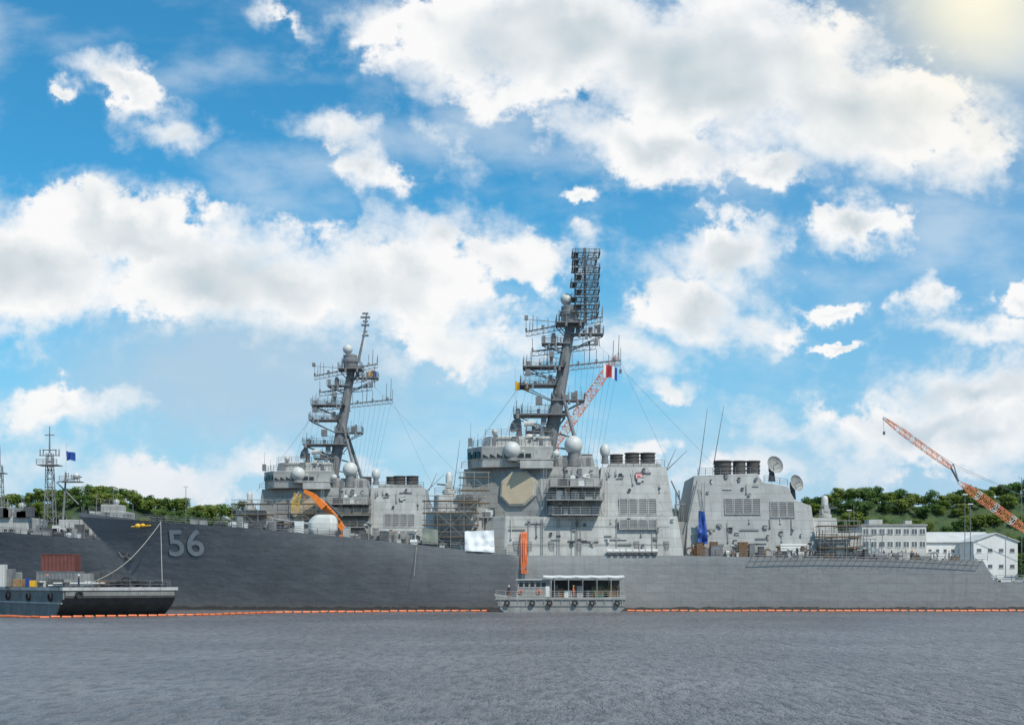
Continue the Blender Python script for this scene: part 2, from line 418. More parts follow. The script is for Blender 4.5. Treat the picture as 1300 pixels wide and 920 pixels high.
def door(x,z,dep,par,m=None):
    g=G(); g.box(x-.42,x+.42,dep-.09,dep+.05,z,z+1.85); g.box(x-.3,x+.3,dep-.13,dep-.091,z+.15,z+1.7); g.tube((x+.3,dep-.15,z+.7),(x+.3,dep-.15,z+1.2),.04)
    return g.obj('door',m or SUP2,par,smooth=False)
def ladder(g,x,dep,z0,z1):
    g.tube((x-.25,dep,z0),(x-.25,dep,z1),.04); g.tube((x+.25,dep,z0),(x+.25,dep,z1),.04)
    z=z0+.3
    while z<z1: g.tube((x-.25,dep,z),(x+.25,dep,z),.025,n=4); z+=.35
def dish(c,R,dirv,par,base,name='illuminator_radar',mat=None):
    d=Vector(dirv).normalized(); M=d.to_track_quat('Z','Y').to_matrix()
    g=G(); g.lathe(c,[(.02,0),(R*.5,.07*R),(R*.85,.22*R),(R,.36*R),(R*.97,.36*R),(R*.8,.14*R),(R*.5,-.12*R),(R*.2,-.2*R)],22,0,M)
    c2=Vector(c)+d*R*.85; g.tube(Vector(c)+d*.02,c2,.06); g.ball(c2,.15,8)
    for a in (0,2.1,4.2):
        e=M@Vector((R*.9*math.cos(a),R*.9*math.sin(a),.33*R)); g.tube(Vector(c)+e,c2,.035)
    cb=Vector(c)-d*R*.3; g.cbox((cb.x,cb.y+.2,cb.z-R*.5),R*.6,R*.6,R*.8,1)
    g.lathe((cb.x,cb.y+.2,base),[(R*.4,0),(R*.28,(c[2]-base)*.6),(R*.28,c[2]-base-R*.4)],12,1)
    return g.obj(name,[mat or MASTM,DKG],par)
def radome(c,r,par,base,mat,h=1.):
    g=G(); g.lathe((c[0],c[1],base),[(r*.75,0),(r*.6,(c[2]-base)*.4),(r*.62,max(.05,c[2]-base-r*.6))],14,1)
    k=10; g.lathe(c,[(max(.01,r*math.sin(math.pi*i/k)),-r*math.cos(math.pi*i/k)*h) for i in range(2,k+1)],20,0)
    return g.obj('radome',[mat,MASTM],par)
def ciws(px,pyb,dep,par,face=-1):
    x,z=X(px,dep),Z(pyb,dep)
    p=G(); p.lathe((x,dep,z),[(1.1,0),(1.1,.5),(.9,.6)],16); p.box(x-.7,x+.7,dep-.9,dep+.9,z+.6,z+1.4); p.box(x-.32,x+.4,dep-1.,dep+1.,z+1.,z+2.1); o=p.obj('close_in_gun',SUP,par)
    g=G(); g.lathe((x,dep,z+1.8),[(.52,0),(.55,.2),(.55,1.2),(.46,1.6),(.25,1.85),(.01,1.9)],18); g.obj('radome',GUNM,o)
    g=G(); g.tube((x+face*.5,dep,z+1.5),(x+face*2.,dep,z+1.65),.15,.12,8); g.obj('barrel',DKG,o)
    return o
def stack(px0,px1,py0,py1,dep,par):
    x=(X(px0,dep)+X(px1,dep))/2; r=(X(px1,dep)-X(px0,dep))/2; z0,z1=Z(py1,dep),Z(py0,dep); h=z1-z0
    g=G(); g.lathe((x,dep,z0),[(r*.95,0),(r*.95,h*.25),(r*1.02,h*.25),(r*1.02,h*.33),(r*.93,h*.33),(r*.93,h*.55),(r*1.02,h*.56),(r*1.02,h*.64),(r*.93,h*.65),(r*.93,h*.88),(r*1.04,h*.9),(r*1.04,h),(r*.8,h),(r*.8,h*.6)],20)
    return g.obj('exhaust_stack',DARK,par)
RF=random.Random(21)
def fittings(par,n,px0,px1,py0,py1,fn,mats=None):
    for i in range(n):
        px=RF.uniform(px0,px1); py=RF.uniform(py0,py1); d=fn(py); x,z=X(px,d),Z(py,d); k=RF.random(); g=G()
        if k<.5:
            w=RF.uniform(.2,.7); h=RF.uniform(.2,.8); g.box(x-w/2,x+w/2,d-RF.uniform(.12,.3),d+.35,z,z+h); g.box(x-w/2-.03,x+w/2+.03,d-.32,d+.3,z+h,z+h+.05)
        elif k<.72:
            h=RF.uniform(1.5,4.); h=min(h,(py-py0)*.125+.6); g.tube((x,d-.12,z),(x,d-.12+h*.12,z+h),.055,n=6); g.box(x-.12,x+.12,d-.2,d+.3,z-.1,z+.12)
        elif k<.92:
            w=RF.uniform(1.,3.5); g.box(x-w/2,x+w/2,d-.12,d+.3,z,z+.08); g.tube((x-w/2,d-.16,z+.22),(x+w/2,d-.16,z+.22),.035)
        else:
            g.tube((x,d-.3,z),(x,d+.2,z),.22,.22,12); g.torus((x,d-.3,z),.22,.05,'Y',12,5)
        g.obj('wall_fitting',RF.choice(mats or [SUP2,MASTM,SUP,MASTM,GUNM,DKG]),par,smooth=False)
def destroyer():
    D=thing('destroyer','grey naval destroyer with hull number 56 moored alongside, scaffolded mast','warship',(6,CY,0))
    ship_hull(D)
    g=G()
    poly_block(g,[(537,206),(548,202.6),(612,202)],[(541,206.4),(551,203.4),(612,203)],dz(-8)-.1,Z(648,202.5))
    poly_block(g,[(550,206),(556,204.4),(600,204)],[(551,206.2),(557,204.8),(600,204.5)],Z(648,202.5),Z(627,204)); fd=g.obj('forward_deckhouse',SUP,D,smooth=False,bevel=.08)
    g=G(); z=Z(648,202.5); g.rail([(X(541,202.8),202.8,z),(X(606,202.8),202.8,z)],1.1,1.4,.04); g.obj('railing',MASTM,fd)
    g=G(); z=Z(627,204); g.rail([(X(552,204.8),204.8,z),(X(583,204.8),204.8,z)],1.1,1.4,.04); g.obj('railing',MASTM,fd)
    ciws(570,627,208,fd)
    fittings(fd,18,552,604,652,690,lambda p:202.7)
    M=thing2('main_superstructure',D,(6,CY,8.7))
    z0=8.68; z1=Z(655,201)
    g=G(); poly_block(g,[(604,203.5),(640,200.35),(868,200.3)],[(606,204.2),(642,201.2),(860,201.2)],z0,z1); g.obj('lower_wall',SUP,M,smooth=False,bevel=.08)
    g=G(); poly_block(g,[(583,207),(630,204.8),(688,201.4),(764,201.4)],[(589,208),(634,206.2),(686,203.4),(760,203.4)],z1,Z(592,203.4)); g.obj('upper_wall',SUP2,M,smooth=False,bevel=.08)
    zb=Z(592,203.4)
    g=G(); poly_block(g,[(594,208),(612,205),(640,204.6),(702,204.6)],[(593,207.6),(611,204.4),(641,204.),(702,204.)],zb,Z(566,204)); br=g.obj('bridge',SUP,M,smooth=False,bevel=.06)
    zw0,zw1=Z(580,204),Z(572,204)
    for i in range(7):
        pa=613+i*9.; pb=pa+7.2; da=lerp(205,204.6,cl((pa-612)/28)); da-=.33
        g=G(); g.box(X(pa,da),X(pb,da),da-.06,da+.2,zw0,zw1); g.box(X(pa,da)-.08,X(pb,da)+.08,da-.1,da-.07,zw0-.12,zw0-.03,1); g.obj('window',[GLS,DKG],br,smooth=False)
    for i in range(3):
        t0=.1+i*.3; t1=t0+.24
        a=Vector((X(593.6,207.8),207.8,0)); c=Vector((X(611.6,204.75),204.75,0)); p0=a.lerp(c,t0); p1=a.lerp(c,t1); o=Vector((-.25,-.25,0))
        g=G(); g.hexa([(p0.x+o.x,p0.y+o.y,zw0),(p1.x+o.x,p1.y+o.y,zw0),(p1.x+.2,p1.y+.3,zw0),(p0.x+.2,p0.y+.3,zw0)],[(p0.x+o.x,p0.y+o.y,zw1),(p1.x+o.x,p1.y+o.y,zw1),(p1.x+.2,p1.y+.3,zw1),(p0.x+.2,p0.y+.3,zw1)]); g.obj('window',GLS,br,smooth=False)
    z=Z(566,204); g=G(); poly_block(g,[(612,208),(622,206),(700,206)],[(614,208),(624,206.4),(698,206.4)],z,Z(553,206)); g.obj('pilothouse_roof_house',SUP,M,smooth=False,bevel=.06)
    for pts in ([(X(595,207.6),207.6,z),(X(612,204.3),204.3,z),(X(702,204.2),204.2,z)],[(X(616,206.5),206.5,Z(553,206)),(X(698,206.5),206.5,Z(553,206))],[(X(586,207.6),207.6,Z(592,203.6)),(X(632,205.9),205.9,Z(592,203.6))],[(X(704,203.6),203.6,Z(592,203.6)),(X(758,203.6),203.6,Z(592,203.6))]):
        g=G(); g.rail(pts,1.1,1.2,.04); g.obj('railing',MASTM,M)
    g=G(); z=Z(592,202.2); g.box(X(660,202),X(702,202),201.9,204.2,z-.3,z+1.05); g.box(X(658,202),X(704,202),201.8,204.3,z+1.05,z+1.2); g.obj('bridge_wing',SUP,M,smooth=False,bevel=.05)
    # radar face standing proud on the chamfered wall
    pA=Vector((X(630,204.8),204.8,z1)); pB=Vector((X(688,201.4),201.4,z1)); pC=Vector((X(634,206.2),206.2,Z(592,203.4)))
    u=(pB-pA).normalized(); upv=(pC-pA)-u*((pC-pA).dot(u)); upv.normalize(); nn=u.cross(upv).normalized()
    if nn.y>0: nn=-nn
    c=pA+(pB-pA)*.46; c=c+upv*((Z(620,203)-z1)/upv.z)
    def octo(s0,s1,o): return [c+nn*o+u*a*s0+upv*b_*s1 for a,b_ in ((-.45,-1),(.45,-1),(1,-.45),(1,.45),(.45,1),(-.45,1),(-1,.45),(-1,-.45))]
    g=G(); g.loft([octo(3.1,2.85,-.3),octo(3.1,2.85,.5)],1); g.loft([octo(2.85,2.62,.3),octo(2.85,2.62,.62)],0); g.obj('radar_panel',[CREAM,SUP],M,smooth=False,bevel=.04)
    radome(V(650,571,204.2),1.4,M,Z(585,204),GUNM)
    radome(V(728,565,206),1.5,M,Z(592,206),GUNM,1.05)
    radome(V(768,572,206),.85,M,Z(588,206),GUNM,1.35)
    radome(V(672,556,209),.8,M,Z(566,209),GUNM)
    radome(V(628,548,208),.5,M,Z(553,208),GUNM)
    radome(V(706,576,204),.6,M,Z(592,204),GUNM)
    dish(V(657,541,208),1.35,(-.7,-.6,.35),M,Z(553,208)); 
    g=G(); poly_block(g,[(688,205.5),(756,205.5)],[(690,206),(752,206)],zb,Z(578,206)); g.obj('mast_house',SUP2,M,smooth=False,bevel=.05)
    for a,b_,py,dd in ((698,764,617,199.9),(694,766,634,199.6),(700,760,653,199.4),(604,628,655,202.5)):
        g=G(); z=Z(py,201); g.platform(X(a,201),X(b_,201),dd,203.5,z,.18)
        for k in range(4):
            x=X(lerp(a,b_,(k+.5)/4),201); g.tube((x,dd+.1,z-.2),(x,202.4,z-1.6),.07)
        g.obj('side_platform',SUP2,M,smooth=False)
    for i in range(36):
        px=random.choice([random.uniform(698,760),random.uniform(606,626),random.uniform(700,755)]); py=random.choice([617,634,653]); 
        if px<650: py=655
        w=random.uniform(.6,1.6); h=random.uniform(.6,1.5); g=G(); x=X(px,201); z=Z(py,201); yy=(201.3 if px>650 else 203.2)+random.random()*.4
        g.box(x-w/2,x+w/2,yy-.45,yy+.4,z,z+h); g.box(x-w/2-.05,x+w/2+.05,yy-.5,yy+.45,z+h,z+h+.06); g.obj('locker',random.choice([SUP,SUP2,WHT,SUP,DKG,MASTM]),M,smooth=False)
    for px,py in ((672,703),(700,703),(735,703),(808,703),(846,703),(655,703),(720,634)): door(X(px,200.6),Z(py,200.6)+.2,200.55 if py>700 else 201.3,M)
    for px in (692,769): g=G(); ladder(g,X(px,201),201.1,Z(655,201),Z(595,201)); g.obj('ladder',SUP2,M)
    g=G()
    for k in range(12):
        px=random.uniform(646,850); g.path([V(px,704,200.15),V(px,658,200.95)],.05)
    for py in (668,690): g.tube(V(645,py,200.95 if py<670 else 200.4),V(850,py,200.95 if py<670 else 200.4),.045)
    for py in (603,625,643): g.tube(V(691,py,202.8-(py-603)*.025),V(762,py,202.8-(py-603)*.025),.05)
    g.obj('pipework',SUP2,M)
    fittings(M,30,644,856,662,698,lambda p:200.25+(703-p)*.018)
    fittings(M,18,694,758,598,650,lambda p:201.5+(655-p)*.03)
    fittings(M,10,598,700,569,588,lambda p:204.4)
    fittings(M,10,625,697,555,565,lambda p:206.2)
    for px,r in ((727,1.0),(742,.7)):
        g=G(); c_=V(px,606 if r==1. else 604,202.0); g.tube(c_,(c_[0],c_[1]-.5,c_[2]),r*.4,r*.4,12); g.tube(c_,(c_[0],c_[1]+1.,c_[2]),.08); g.obj('searchlight',WHT,M)
    for i in range(16):
        g=G(); px=597+i*10; z=Z(566 if px<700 else 592,204); x=X(px,204.5); g.tube((x,204.5,z),(x+random.uniform(-.2,.2),204.5,z+random.uniform(1.5,4.)),.05,.02,5)
        if i%3==0: g.cbox((x,204.5,z),.7,.5,random.uniform(.8,1.6))
        g.obj('roof_antenna',MASTM,M)
    for i in range(8):
        px=774+i*8.2; g=G(); z=8.9; x=X(px,200)
        g.tube((x-.42,199.9,z+.55),(x+.42,199.9,z+.55),.33,n=12); g.box(x-.3,x+.3,199.7,200.4,z-.05,z+.25,1); g.obj('life_raft_canister',[GUNM,DKG],M)
    # --- forward funnel
    FU=thing2('forward_funnel',D,(X(800),CY,Z(655)))
    za=Z(655,201.2); 
    g=G(); poly_block(g,[(757,202),(856,201.6)],[(763,204.4),(846,204.4)],za,Z(592,204)); g.obj('casing',FUN,FU,smooth=False,bevel=.1)
    g=G(); poly_block(g,[(772,205),(840,205)],[(774,205.3),(838,205.3)],Z(592,204),Z(587,204)); g.obj('casing_top',SUP2,FU,smooth=False)
    for a,b_ in ((793,812),(812.5,832)): stack(a,b_,575,588,207.5,FU)
    stack(774,791,577,588,213,FU); stack(737,752,577,590,213,FU); 
    for c_ in range(4): 
        louvre(787+c_*12.2,796.5+c_*12.2,633,653,201.9+.08-.004*c_*12,FU,.285)
        louvre(787+c_*12.2,796.5+c_*12.2,660,671,200.55,FU,.14)
    fittings(FU,14,764,845,600,628,lambda p:202.0+(655-p)*.036)
    g=G(); z=Z(592,204); g.rail([(X(765,204.5),204.5,z),(X(844,204.5),204.5,z)],1.1,1.2,.04); g.obj('railing',MASTM,FU)
    g=G(); poly_block(g,[(853,203),(884,203)],[(853,203.4),(884,203.4)],8.7,Z(662,203)); g.obj('midship_house',SUP2,D,smooth=False,bevel=.05)
    g=G(); g.path([V(868,668,204),V(866,640,204),V(852,610,204)],.12); g.path([V(858,705,201),V(857,640,201.5),V(870,640,202)],.09); g.lattice(V(862,668,204),V(860,622,204),.9,.5,6,.05); g.obj('boat_davit',MASTM,D)
    # --- aft funnel
    A=thing2('aft_funnel',D,(X(940),CY,8.6))
    prof=[(869,704),(873,655),(882,603),(963,600),(969,611),(1001,617),(1009,634),(1030,642),(1036,704)]
    def yn(z): return 202.2+(z-8.6)*.16
    g=G(); a=[(X(p,203.5),yn(Z(q,203.5)),Z(q,203.5)) for p,q in prof]; 
    a=[(x,y,8.6 if i in(0,8) else z) for i,(x,y,z) in enumerate(a)]
    g.loft([a,[(x,2*CY-y,z) for x,y,z in a]]); g.obj('casing',FUN,A,smooth=False,bevel=.08)
    for x0,x1 in ((906,929),(930,947),(947.5,965)): stack(x0,x1,585,602,207,A)
    stack(932,946,586,602,213,A)
    for c_ in range(4):
        p0=921+c_*11.6; z=Z(652,203.5); louvre(p0,p0+9,633,652,yn(z)-.03,A,.16)
    for c_ in range(3):
        p0=979+c_*10.5; z=Z(656,203.5); louvre(p0,p0+8.2,637,656,yn(z)-.03,A,.16)
    fittings(A,26,884,1024,662,696,lambda p:yn(Z(p,203))-.02)
    fittings(A,10,892,960,606,628,lambda p:yn(Z(p,203))-.02)
    for pts in ([(X(886,205),205,Z(602,203.5)),(X(962,205),205,Z(600,203.5))],[(X(970,205),205,Z(611,205)-.1),(X(1000,205),205,Z(616,205)-.1)]):
        g=G(); g.rail(pts,1.1,1.2,.04); g.obj('railing',MASTM,A)
    for p0,p1 in ((V(887,603,206),V(898,519,206)),(V(906,590,207),V(919,515,207)),(V(845,598,207),V(872,572,207)),(V(845,598,209),V(858,570,209))):
        g=G(); g.tube(p0,p1,.09,.035,5); g.obj('whip_antenna',MASTM,A)
    g=G(); g.path([V(885,610,203.5),V(878,640,203),V(872,668,202.5)],.1); g.obj('steam_pipe',MASTM,A)
    g=G(); ladder(g,X(893,203),203.2,8.7,Z(612,203)); g.obj('ladder',MASTM,A)
    dish(V(982,591,206),1.5,(.35,-.85,.3),A,Z(611,207),mat=SUP2); dish(V(1009,614,206),1.4,(.5,-.8,.25),A,Z(634,207),mat=SUP2)
    # --- aft deckhouse
    K=thing2('aft_deckhouse',D,(X(1060),CY,8.4))
    g=G(); poly_block(g,[(1030,203.2),(1098,203.2)],[(1030,203.8),(1094,203.8)],8.1,Z(676,203.5)); poly_block(g,[(1030,205.5),(1064,205.5)],[(1030,205.8),(1062,205.8)],Z(676,203.5),Z(657,205.5)); g.obj('wall',SUP,K,smooth=False,bevel=.06)
    ciws(1047,657,208,K,1)
    g=G(); g.rail([(X(1036,203.9),203.9,Z(676,203.5)),(X(1094,203.9),203.9,Z(676,203.5))],1.1,1.3,.04); g.obj('railing',MASTM,K)
    for i in range(70):
        px=random.uniform(872,1110) if i<52 else random.uniform(1100,1190); w=random.uniform(.4,1.9); h=random.uniform(.5,2.4); x=X(px,201.5); z=dz(x)-.05; yy=random.uniform(201.2,202.1) if px<1036 else random.uniform(202,203)
        g=G(); k=random.random()
        if k<.3: g.tube((x-w/2,yy,z+.6),(x+w/2,yy,z+.6),.42,n=12); g.box(x-w/3,x+w/3,yy-.3,yy+.3,z,z+.3)
        elif k<.45: g.tube((x,yy,z),(x,yy,z+h),.12,n=8); g.lathe((x,yy,z+h),[(.12,0),(.35,.1),(.35,.3),(.1,.4)],12)
        elif k<.55: g.torus((x,yy,z+.75),.6,.14,'Y'); g.box(x-.5,x+.5,yy-.3,yy+.3,z,z+.25)
        else: g.box(x-w/2,x+w/2,yy-.5,yy+.5,z,z+h); g.box(x-w/2-.04,x+w/2+.04,yy-.54,yy+.54,z+h,z+h+.05)
        g.obj('deck_locker',random.choice([SUP,SUP2,DKG,GUNM,BRN,SUP2,MASTM,DKG]),K,smooth=False)
    g=G()
    for i in range(22):
        px=1035+i*4; g.tube(V(px,705,202.2),V(px+random.uniform(-3,3),random.uniform(668,690),202.4),.06)
    for i in range(9):
        py=random.uniform(665,698); a_=random.uniform(1030,1090); g.tube(V(a_,py,202.3),V(a_+random.uniform(10,45),py+random.uniform(-2,2),202.5),.07)
    g.tube(V(1084,704,204),V(1084,640,204),.07,.04); g.tube(V(1100,704,206),V(1101,660,206),.06)
    g.obj('deck_pipework',MASTM,K)
    g=G(); x,z=X(1010,202),8.9
    for k in range(3): g.tube((x-2.4,202.1+k*.1,z+.7+k*.42),(x+1.8,202.1+k*.1,z+.7+k*.42),.24,n=10)
    g.cbox((x,202.2,z-.1),1.2,1,.8); g.obj('torpedo_tubes',GUNM,K)
    for i in range(18):
        px=random.uniform(1110,1240); x=X(px,204); z=dz(x)-.05; w=random.uniform(.4,1.3); h=random.uniform(.4,1.3); yy=random.uniform(203,209); g=G()
        g.box(x-w/2,x+w/2,yy-.4,yy+.4,z,z+h); g.tube((x,yy,z+h),(x,yy,z+h+.3),.1); g.obj('flight_deck_locker',random.choice([SUP,DKG,GUNM,MASTM,BRN]),D,smooth=False)
    g=G()
    for i in range(36):
        x=38+i*1.05; z=dz(x)-.1; y=near(x,z); g.tube((x,y,z),(x,y-1.1,z+.35),.05,n=4)
    g.tube((38,near(38,8)-1.1,dz(38)+.25),(74.8,near(74.8,8)-1.1,dz(74.8)+.25),.05); g.tube((38,near(38,8)-.5,dz(38)+.05),(74.8,near(74.8,8)-.5,dz(74.8)+.05),.03)
    g.obj('safety_net_frame',MASTM,D)
    # --- gun
    GU=thing2('deck_gun',D,(X(412),CY,dz(X(412))))
    z=dz(X(412))-.1; x=X(410); s_=.88
    g=G(); g.lathe((x,CY,z),[(2.1,0),(2.1,.35),(1.8,.4)],20); g.obj('base_ring',SUP2,GU)
    g=G()
    R=[]
    for zz,fx,bx,hw,ch in ((.4,-2.0,2.2,1.55,.6),(1.2,-2.7,2.7,1.75,.8),(2.6,-2.75,2.8,1.7,.9),(3.6,-2.1,2.6,1.45,.9),(4.2,-1.2,2.0,1.0,.6)):
        zz,fx,bx,hw,ch=[k*s_ for k in (zz,fx,bx,hw,ch)]
        R.append([(x+fx,CY-hw+ch,z+zz),(x+fx+ch,CY-hw,z+zz),(x+bx-ch,CY-hw,z+zz),(x+bx,CY-hw+ch,z+zz),(x+bx,CY+hw-ch,z+zz),(x+bx-ch,CY+hw,z+zz),(x+fx+ch,CY+hw,z+zz),(x+fx,CY+hw-ch,z+zz)])
    g.loft(R); g.obj('turret',GUNM,GU,smooth=False,bevel=.15)
    g=G(); g.tube((x-2.2,CY,z+2.1),(x-4.2,CY,z+2.4),.3,.24,12); g.tube((x-4.2,CY,z+2.4),(x-8.2,CY,z+3.0),.16,.12,10); g.tube((x-8.1,CY,z+2.98),(x-8.6,CY,z+3.06),.18,.18,10); g.obj('barrel',SUP2,GU)
    for px in (130,160,195,250,262,300,340,455,475,498,515):
        x=X(px,207); z=dz(x)-.08; g=G(); hw=half(x,z)
        yy=CY-hw*.7
        if px%2: 
            g.lathe((x,yy,z),[(.5,0),(.5,.15),(.3,.2),(.3,.6),(.45,.65),(.4,.8)],12); g.lathe((x+1.2,yy,z),[(.5,0),(.5,.15),(.3,.2),(.3,.6),(.45,.65),(.4,.8)],12); g.obj('mooring_bollard',DKG,D)
        else: g.box(x-.6,x+.6,yy-.4,yy+.4,z,z+.9); g.box(x-.65,x+.65,yy-.45,yy+.45,z+.9,z+.96); g.obj('foredeck_locker',SUP2,D,smooth=False)
    for i in range(44):
        px=random.uniform(436,640) if i<34 else random.uniform(270,385); x=X(px,202.5); z=dz(x)-.08; yy=max(near(x,z)+.8,random.uniform(201.3,204.)); w=random.uniform(.4,1.6); h=random.uniform(.5,2.1); g=G()
        if i%4==0: g.tube((x,yy,z),(x,yy,z+h+.6),.1,n=8); g.lathe((x,yy,z+h+.5),[(.1,0),(.4,.15),(.4,.35),(.1,.5)],12)
        elif i%4==1: g.tube((x-w/2,yy,z+.5),(x+w/2,yy,z+.5),.4,n=12); g.box(x-w/3,x+w/3,yy-.3,yy+.3,z,z+.3)
        else: g.box(x-w/2,x+w/2,yy-.4,yy+.4,z,z+h); g.box(x-w/2-.04,x+w/2+.04,yy-.44,yy+.44,z+h,z+h+.05)
        g.obj('deck_fitting',random.choice([SUP,SUP2,DKG,GUNM,WHT,MASTM]),D,smooth=False)
    for i in range(10):
        g=G(); a_=X(446)+ (i%5)*1.7; b_=206+(i//5)*1.7; g.box(a_,a_+1.5,b_,b_+1.5,dz(a_)-.1,dz(a_)+.25); g.obj('missile_hatch',SUP2,D,smooth=False)
    g=G(); g.box(X(484),X(530),204,216,dz(X(530))-.3,dz(X(484))+1.2); g.obj('breakwater_house',SUP2,D,smooth=False,bevel=.05)
    g=G(); g.tube(V(104,655),V(104,643),.05); g.obj('jackstaff',MASTM,D)
    # --- mast
    MA=thing2('mast',D,(X(700),CY,Z(578)))
    g=G(); g.tube(V(694,584),V(715,470),1.2,1.,8); g.tube(V(715,470),V(726,402),.95,.75,8); g.tube(V(738,584,207),V(712,494,209.4),.34,.28,8); g.tube(V(738,584,213),V(712,494,210.6),.34,.28,8)
    for a_,b_ in (((697,566),(735,573)),((700,548),(730,556)),((705,520),(720,528))): g.tube(V(*a_),V(*b_),.16)
    ladder(g,X(702,208.6),208.6,Z(580),Z(545))
    g.obj('mast_pole',MASTM,MA)
    def plat(px0,px1,py,w=2.2,n=4,brk=None):
        g=G(); z=Z(py); x0,x1=X(px0),X(px1); g.platform(x0,x1,CY-w,CY+w,z,.2)
        bx=X(brk[0]) ; bz=Z(brk[1])
        for sg in (-1,1):
            g.tube((x0,CY+sg*w*.8,z-.2),(bx,CY+sg*.6,bz),.09); g.tube((x1,CY+sg*w*.8,z-.2),(bx,CY+sg*.6,bz),.09)
        for k in range(n+2):
            x=random.uniform(x0+.3,x1-.3); s_=random.uniform(.25,.75); g.cbox((x,CY+random.uniform(-w+.4,w-.4),z),s_,s_,random.uniform(.4,1.6))
        for k in range(n):
            x=random.uniform(x0,x1); yy=CY+random.choice([-w,w]); g.tube((x,yy,z),(x+random.uniform(-.2,.2),yy,z+random.uniform(1.4,3.2)),.05,.03,4)
        for k in range(2):
            x=random.uniform(x0+.5,x1-.5); g.tube((x,CY-w-.3,z-.9),(x,CY-w-.3,z-.1),.22,.22,8)
        return g.obj('mast_platform',MASTM,MA,smooth=False)
    plat(652,718,527,2.4,5,(704,548)); plat(661,707,489,2.,4,(708,512)); plat(664,716,466,1.8,4,(713,486)); plat(668,700,548,1.4,2,(700,562))
    plat(706,742,411,2.3,4,(723,432)); plat(722,766,424,1.2,3,(722,446)); plat(700,742,508,1.3,2,(712,524)); plat(688,724,436,1.1,2,(722,450))
    def yard(a,b_,n=14):
        g=G(); a=Vector(V(*a)); b_=Vector(V(*b_)); g.tube(a,b_,.14,.14,6); g.tube(a+Vector((0,0,-.8)),b_+Vector((0,0,-.8)),.07)
        for i in range(n+1):
            c_=a.lerp(b_,i/n); g.tube(c_,c_-Vector((0,0,.8)),.04,n=4)
            if i<n: g.tube(c_-Vector((0,0,.8)),a.lerp(b_,(i+1)/n),.035,n=4)
            if i%2==0: g.tube(c_,c_+Vector((0,0,random.uniform(.8,2.6))),.055)
            if i%3==0: g.cbox(c_,.35,.35,.55)
        return g.obj('yardarm',MASTM,MA)
    yard((665,470),(788,457),16); yard((668,421),(765,402)); yard((676,446),(756,437),10)
    y2=G(); y2.tube((X(716),CY-7,Z(468)),(X(716),CY+7,Z(468)),.12)
    for k in range(-6,7,2): y2.tube((X(716),CY+k,Z(468)),(X(716),CY+k,Z(468)+1.4),.06)
    y2.obj('cross_yardarm',MASTM,MA)
    g=G(); g.lathe(V(723,411),[(1.3,0),(1.4,.4),(1.4,1.2),(1.65,1.4),(1.65,1.9),(1.4,2.1),(1.4,2.8),(1.,3.)],20); g.obj('antenna_drum',MASTM,MA)
    g=G(); g.ball(V(719,380),1.0,16); g.tube(V(720,386),V(722,394),.35); g.obj('radome',GUNM,MA)
    g=G(); g.ball(V(758,414),.5,12); g.obj('radome',GUNM,MA)
    for px,py0,py1 in ((672,420,408),(676,421,400),(690,424,412),(757,402,380),(764,400,388),(785,457,425),(778,458,432),(668,466,450),(674,466,446),(655,526,508),(662,527,512),(760,424,440),(748,460,438),(660,489,476),(694,466,440),(710,411,394)):
        g=G(); g.tube(V(px,py0),V(px+1,py1),.08,.05,5); g.obj('mast_antenna',MASTM,MA)
    for px,py,s_ in ((668,408,.6),(756,440,.7),(700,455,.8),(684,515,1.1),(670,478,.8),(744,432,.5),(690,540,.9)):
        g=G(); c_=V(px,py); g.cbox((c_[0],c_[1]-1.2,c_[2]),s_,s_,s_*1.2); g.tube((c_[0],c_[1]-1.2,c_[2]+.1),(X(715),CY,c_[2]-.2),.06); g.obj('antenna_box',MASTM,MA)
    g=G(); c_=V(672,540); g.tube((c_[0]-.9,CY-1.8,c_[2]),(c_[0]+.9,CY-1.8,c_[2]+.2),.5,.5,10); g.tube((c_[0],CY-1.8,c_[2]),V(700,548),.15); g.obj('radar_antenna',GUNM,MA)
    g=G()
    for i in range(8):
        a_=V(lerp(732,785,i/7),459,CY-.5+i*.2); b_=V(lerp(724,762,i/7),585,207); g.tube(a_,b_,.018,n=3)
    for i in range(5): g.tube(V(666+i*8,467,CY-1),V(640+i*13,560,206),.018,n=3)
    for a_,b_ in ((V(719,395),V(906,590)),(V(712,420),V(612,556)),(V(660,489),V(560,626,208)),(V(787,457),V(850,592))): g.tube(a_,b_,.018,n=3)
    g.obj('rigging',WIRE,MA)
    g=G(); x,z=-64.,8.8; y=near(x,z)-.25; g.tube((x,y,z),(x+1.2,y+.0,z+1.8),.22,n=8); g.path([(x-1.3,y,z+.7),(x-.6,y-.05,z-.2),(x,y,z),(x+.9,y-.05,z-.6),(x+1.3,y,z+.0)],.2,7); g.obj('anchor',DKG,D)
    return D
def thing2(name,parent,loc):
    o=bpy.data.objects.new(name,None); o.empty_display_size=.5; return place(o,loc,parent)
D1=destroyer()
OFF=(X(430,255)-X(705),45.,0)
D2=copy_tree(D1,OFF)
tag(D2,'grey naval destroyer moored behind another, orange equipment on its bridge','warship')
D1['group']=D2['group']='destroyers moored side by side'
def on_hull(x0,z0,o=.05):
    def fn(a,b_):
        x=x0+a; z=z0+b_; return (x,near(x,z)-o,z)
    return fn
text_obj('hull_number_shadow','56',5.9,on_hull(-56.6,8.76,.03),NUMS,D1,3,.07,1.12)
text_obj('hull_number','56',5.9,on_hull(-56.35,8.9,.07),NUM,D1,3,.07,1.12)
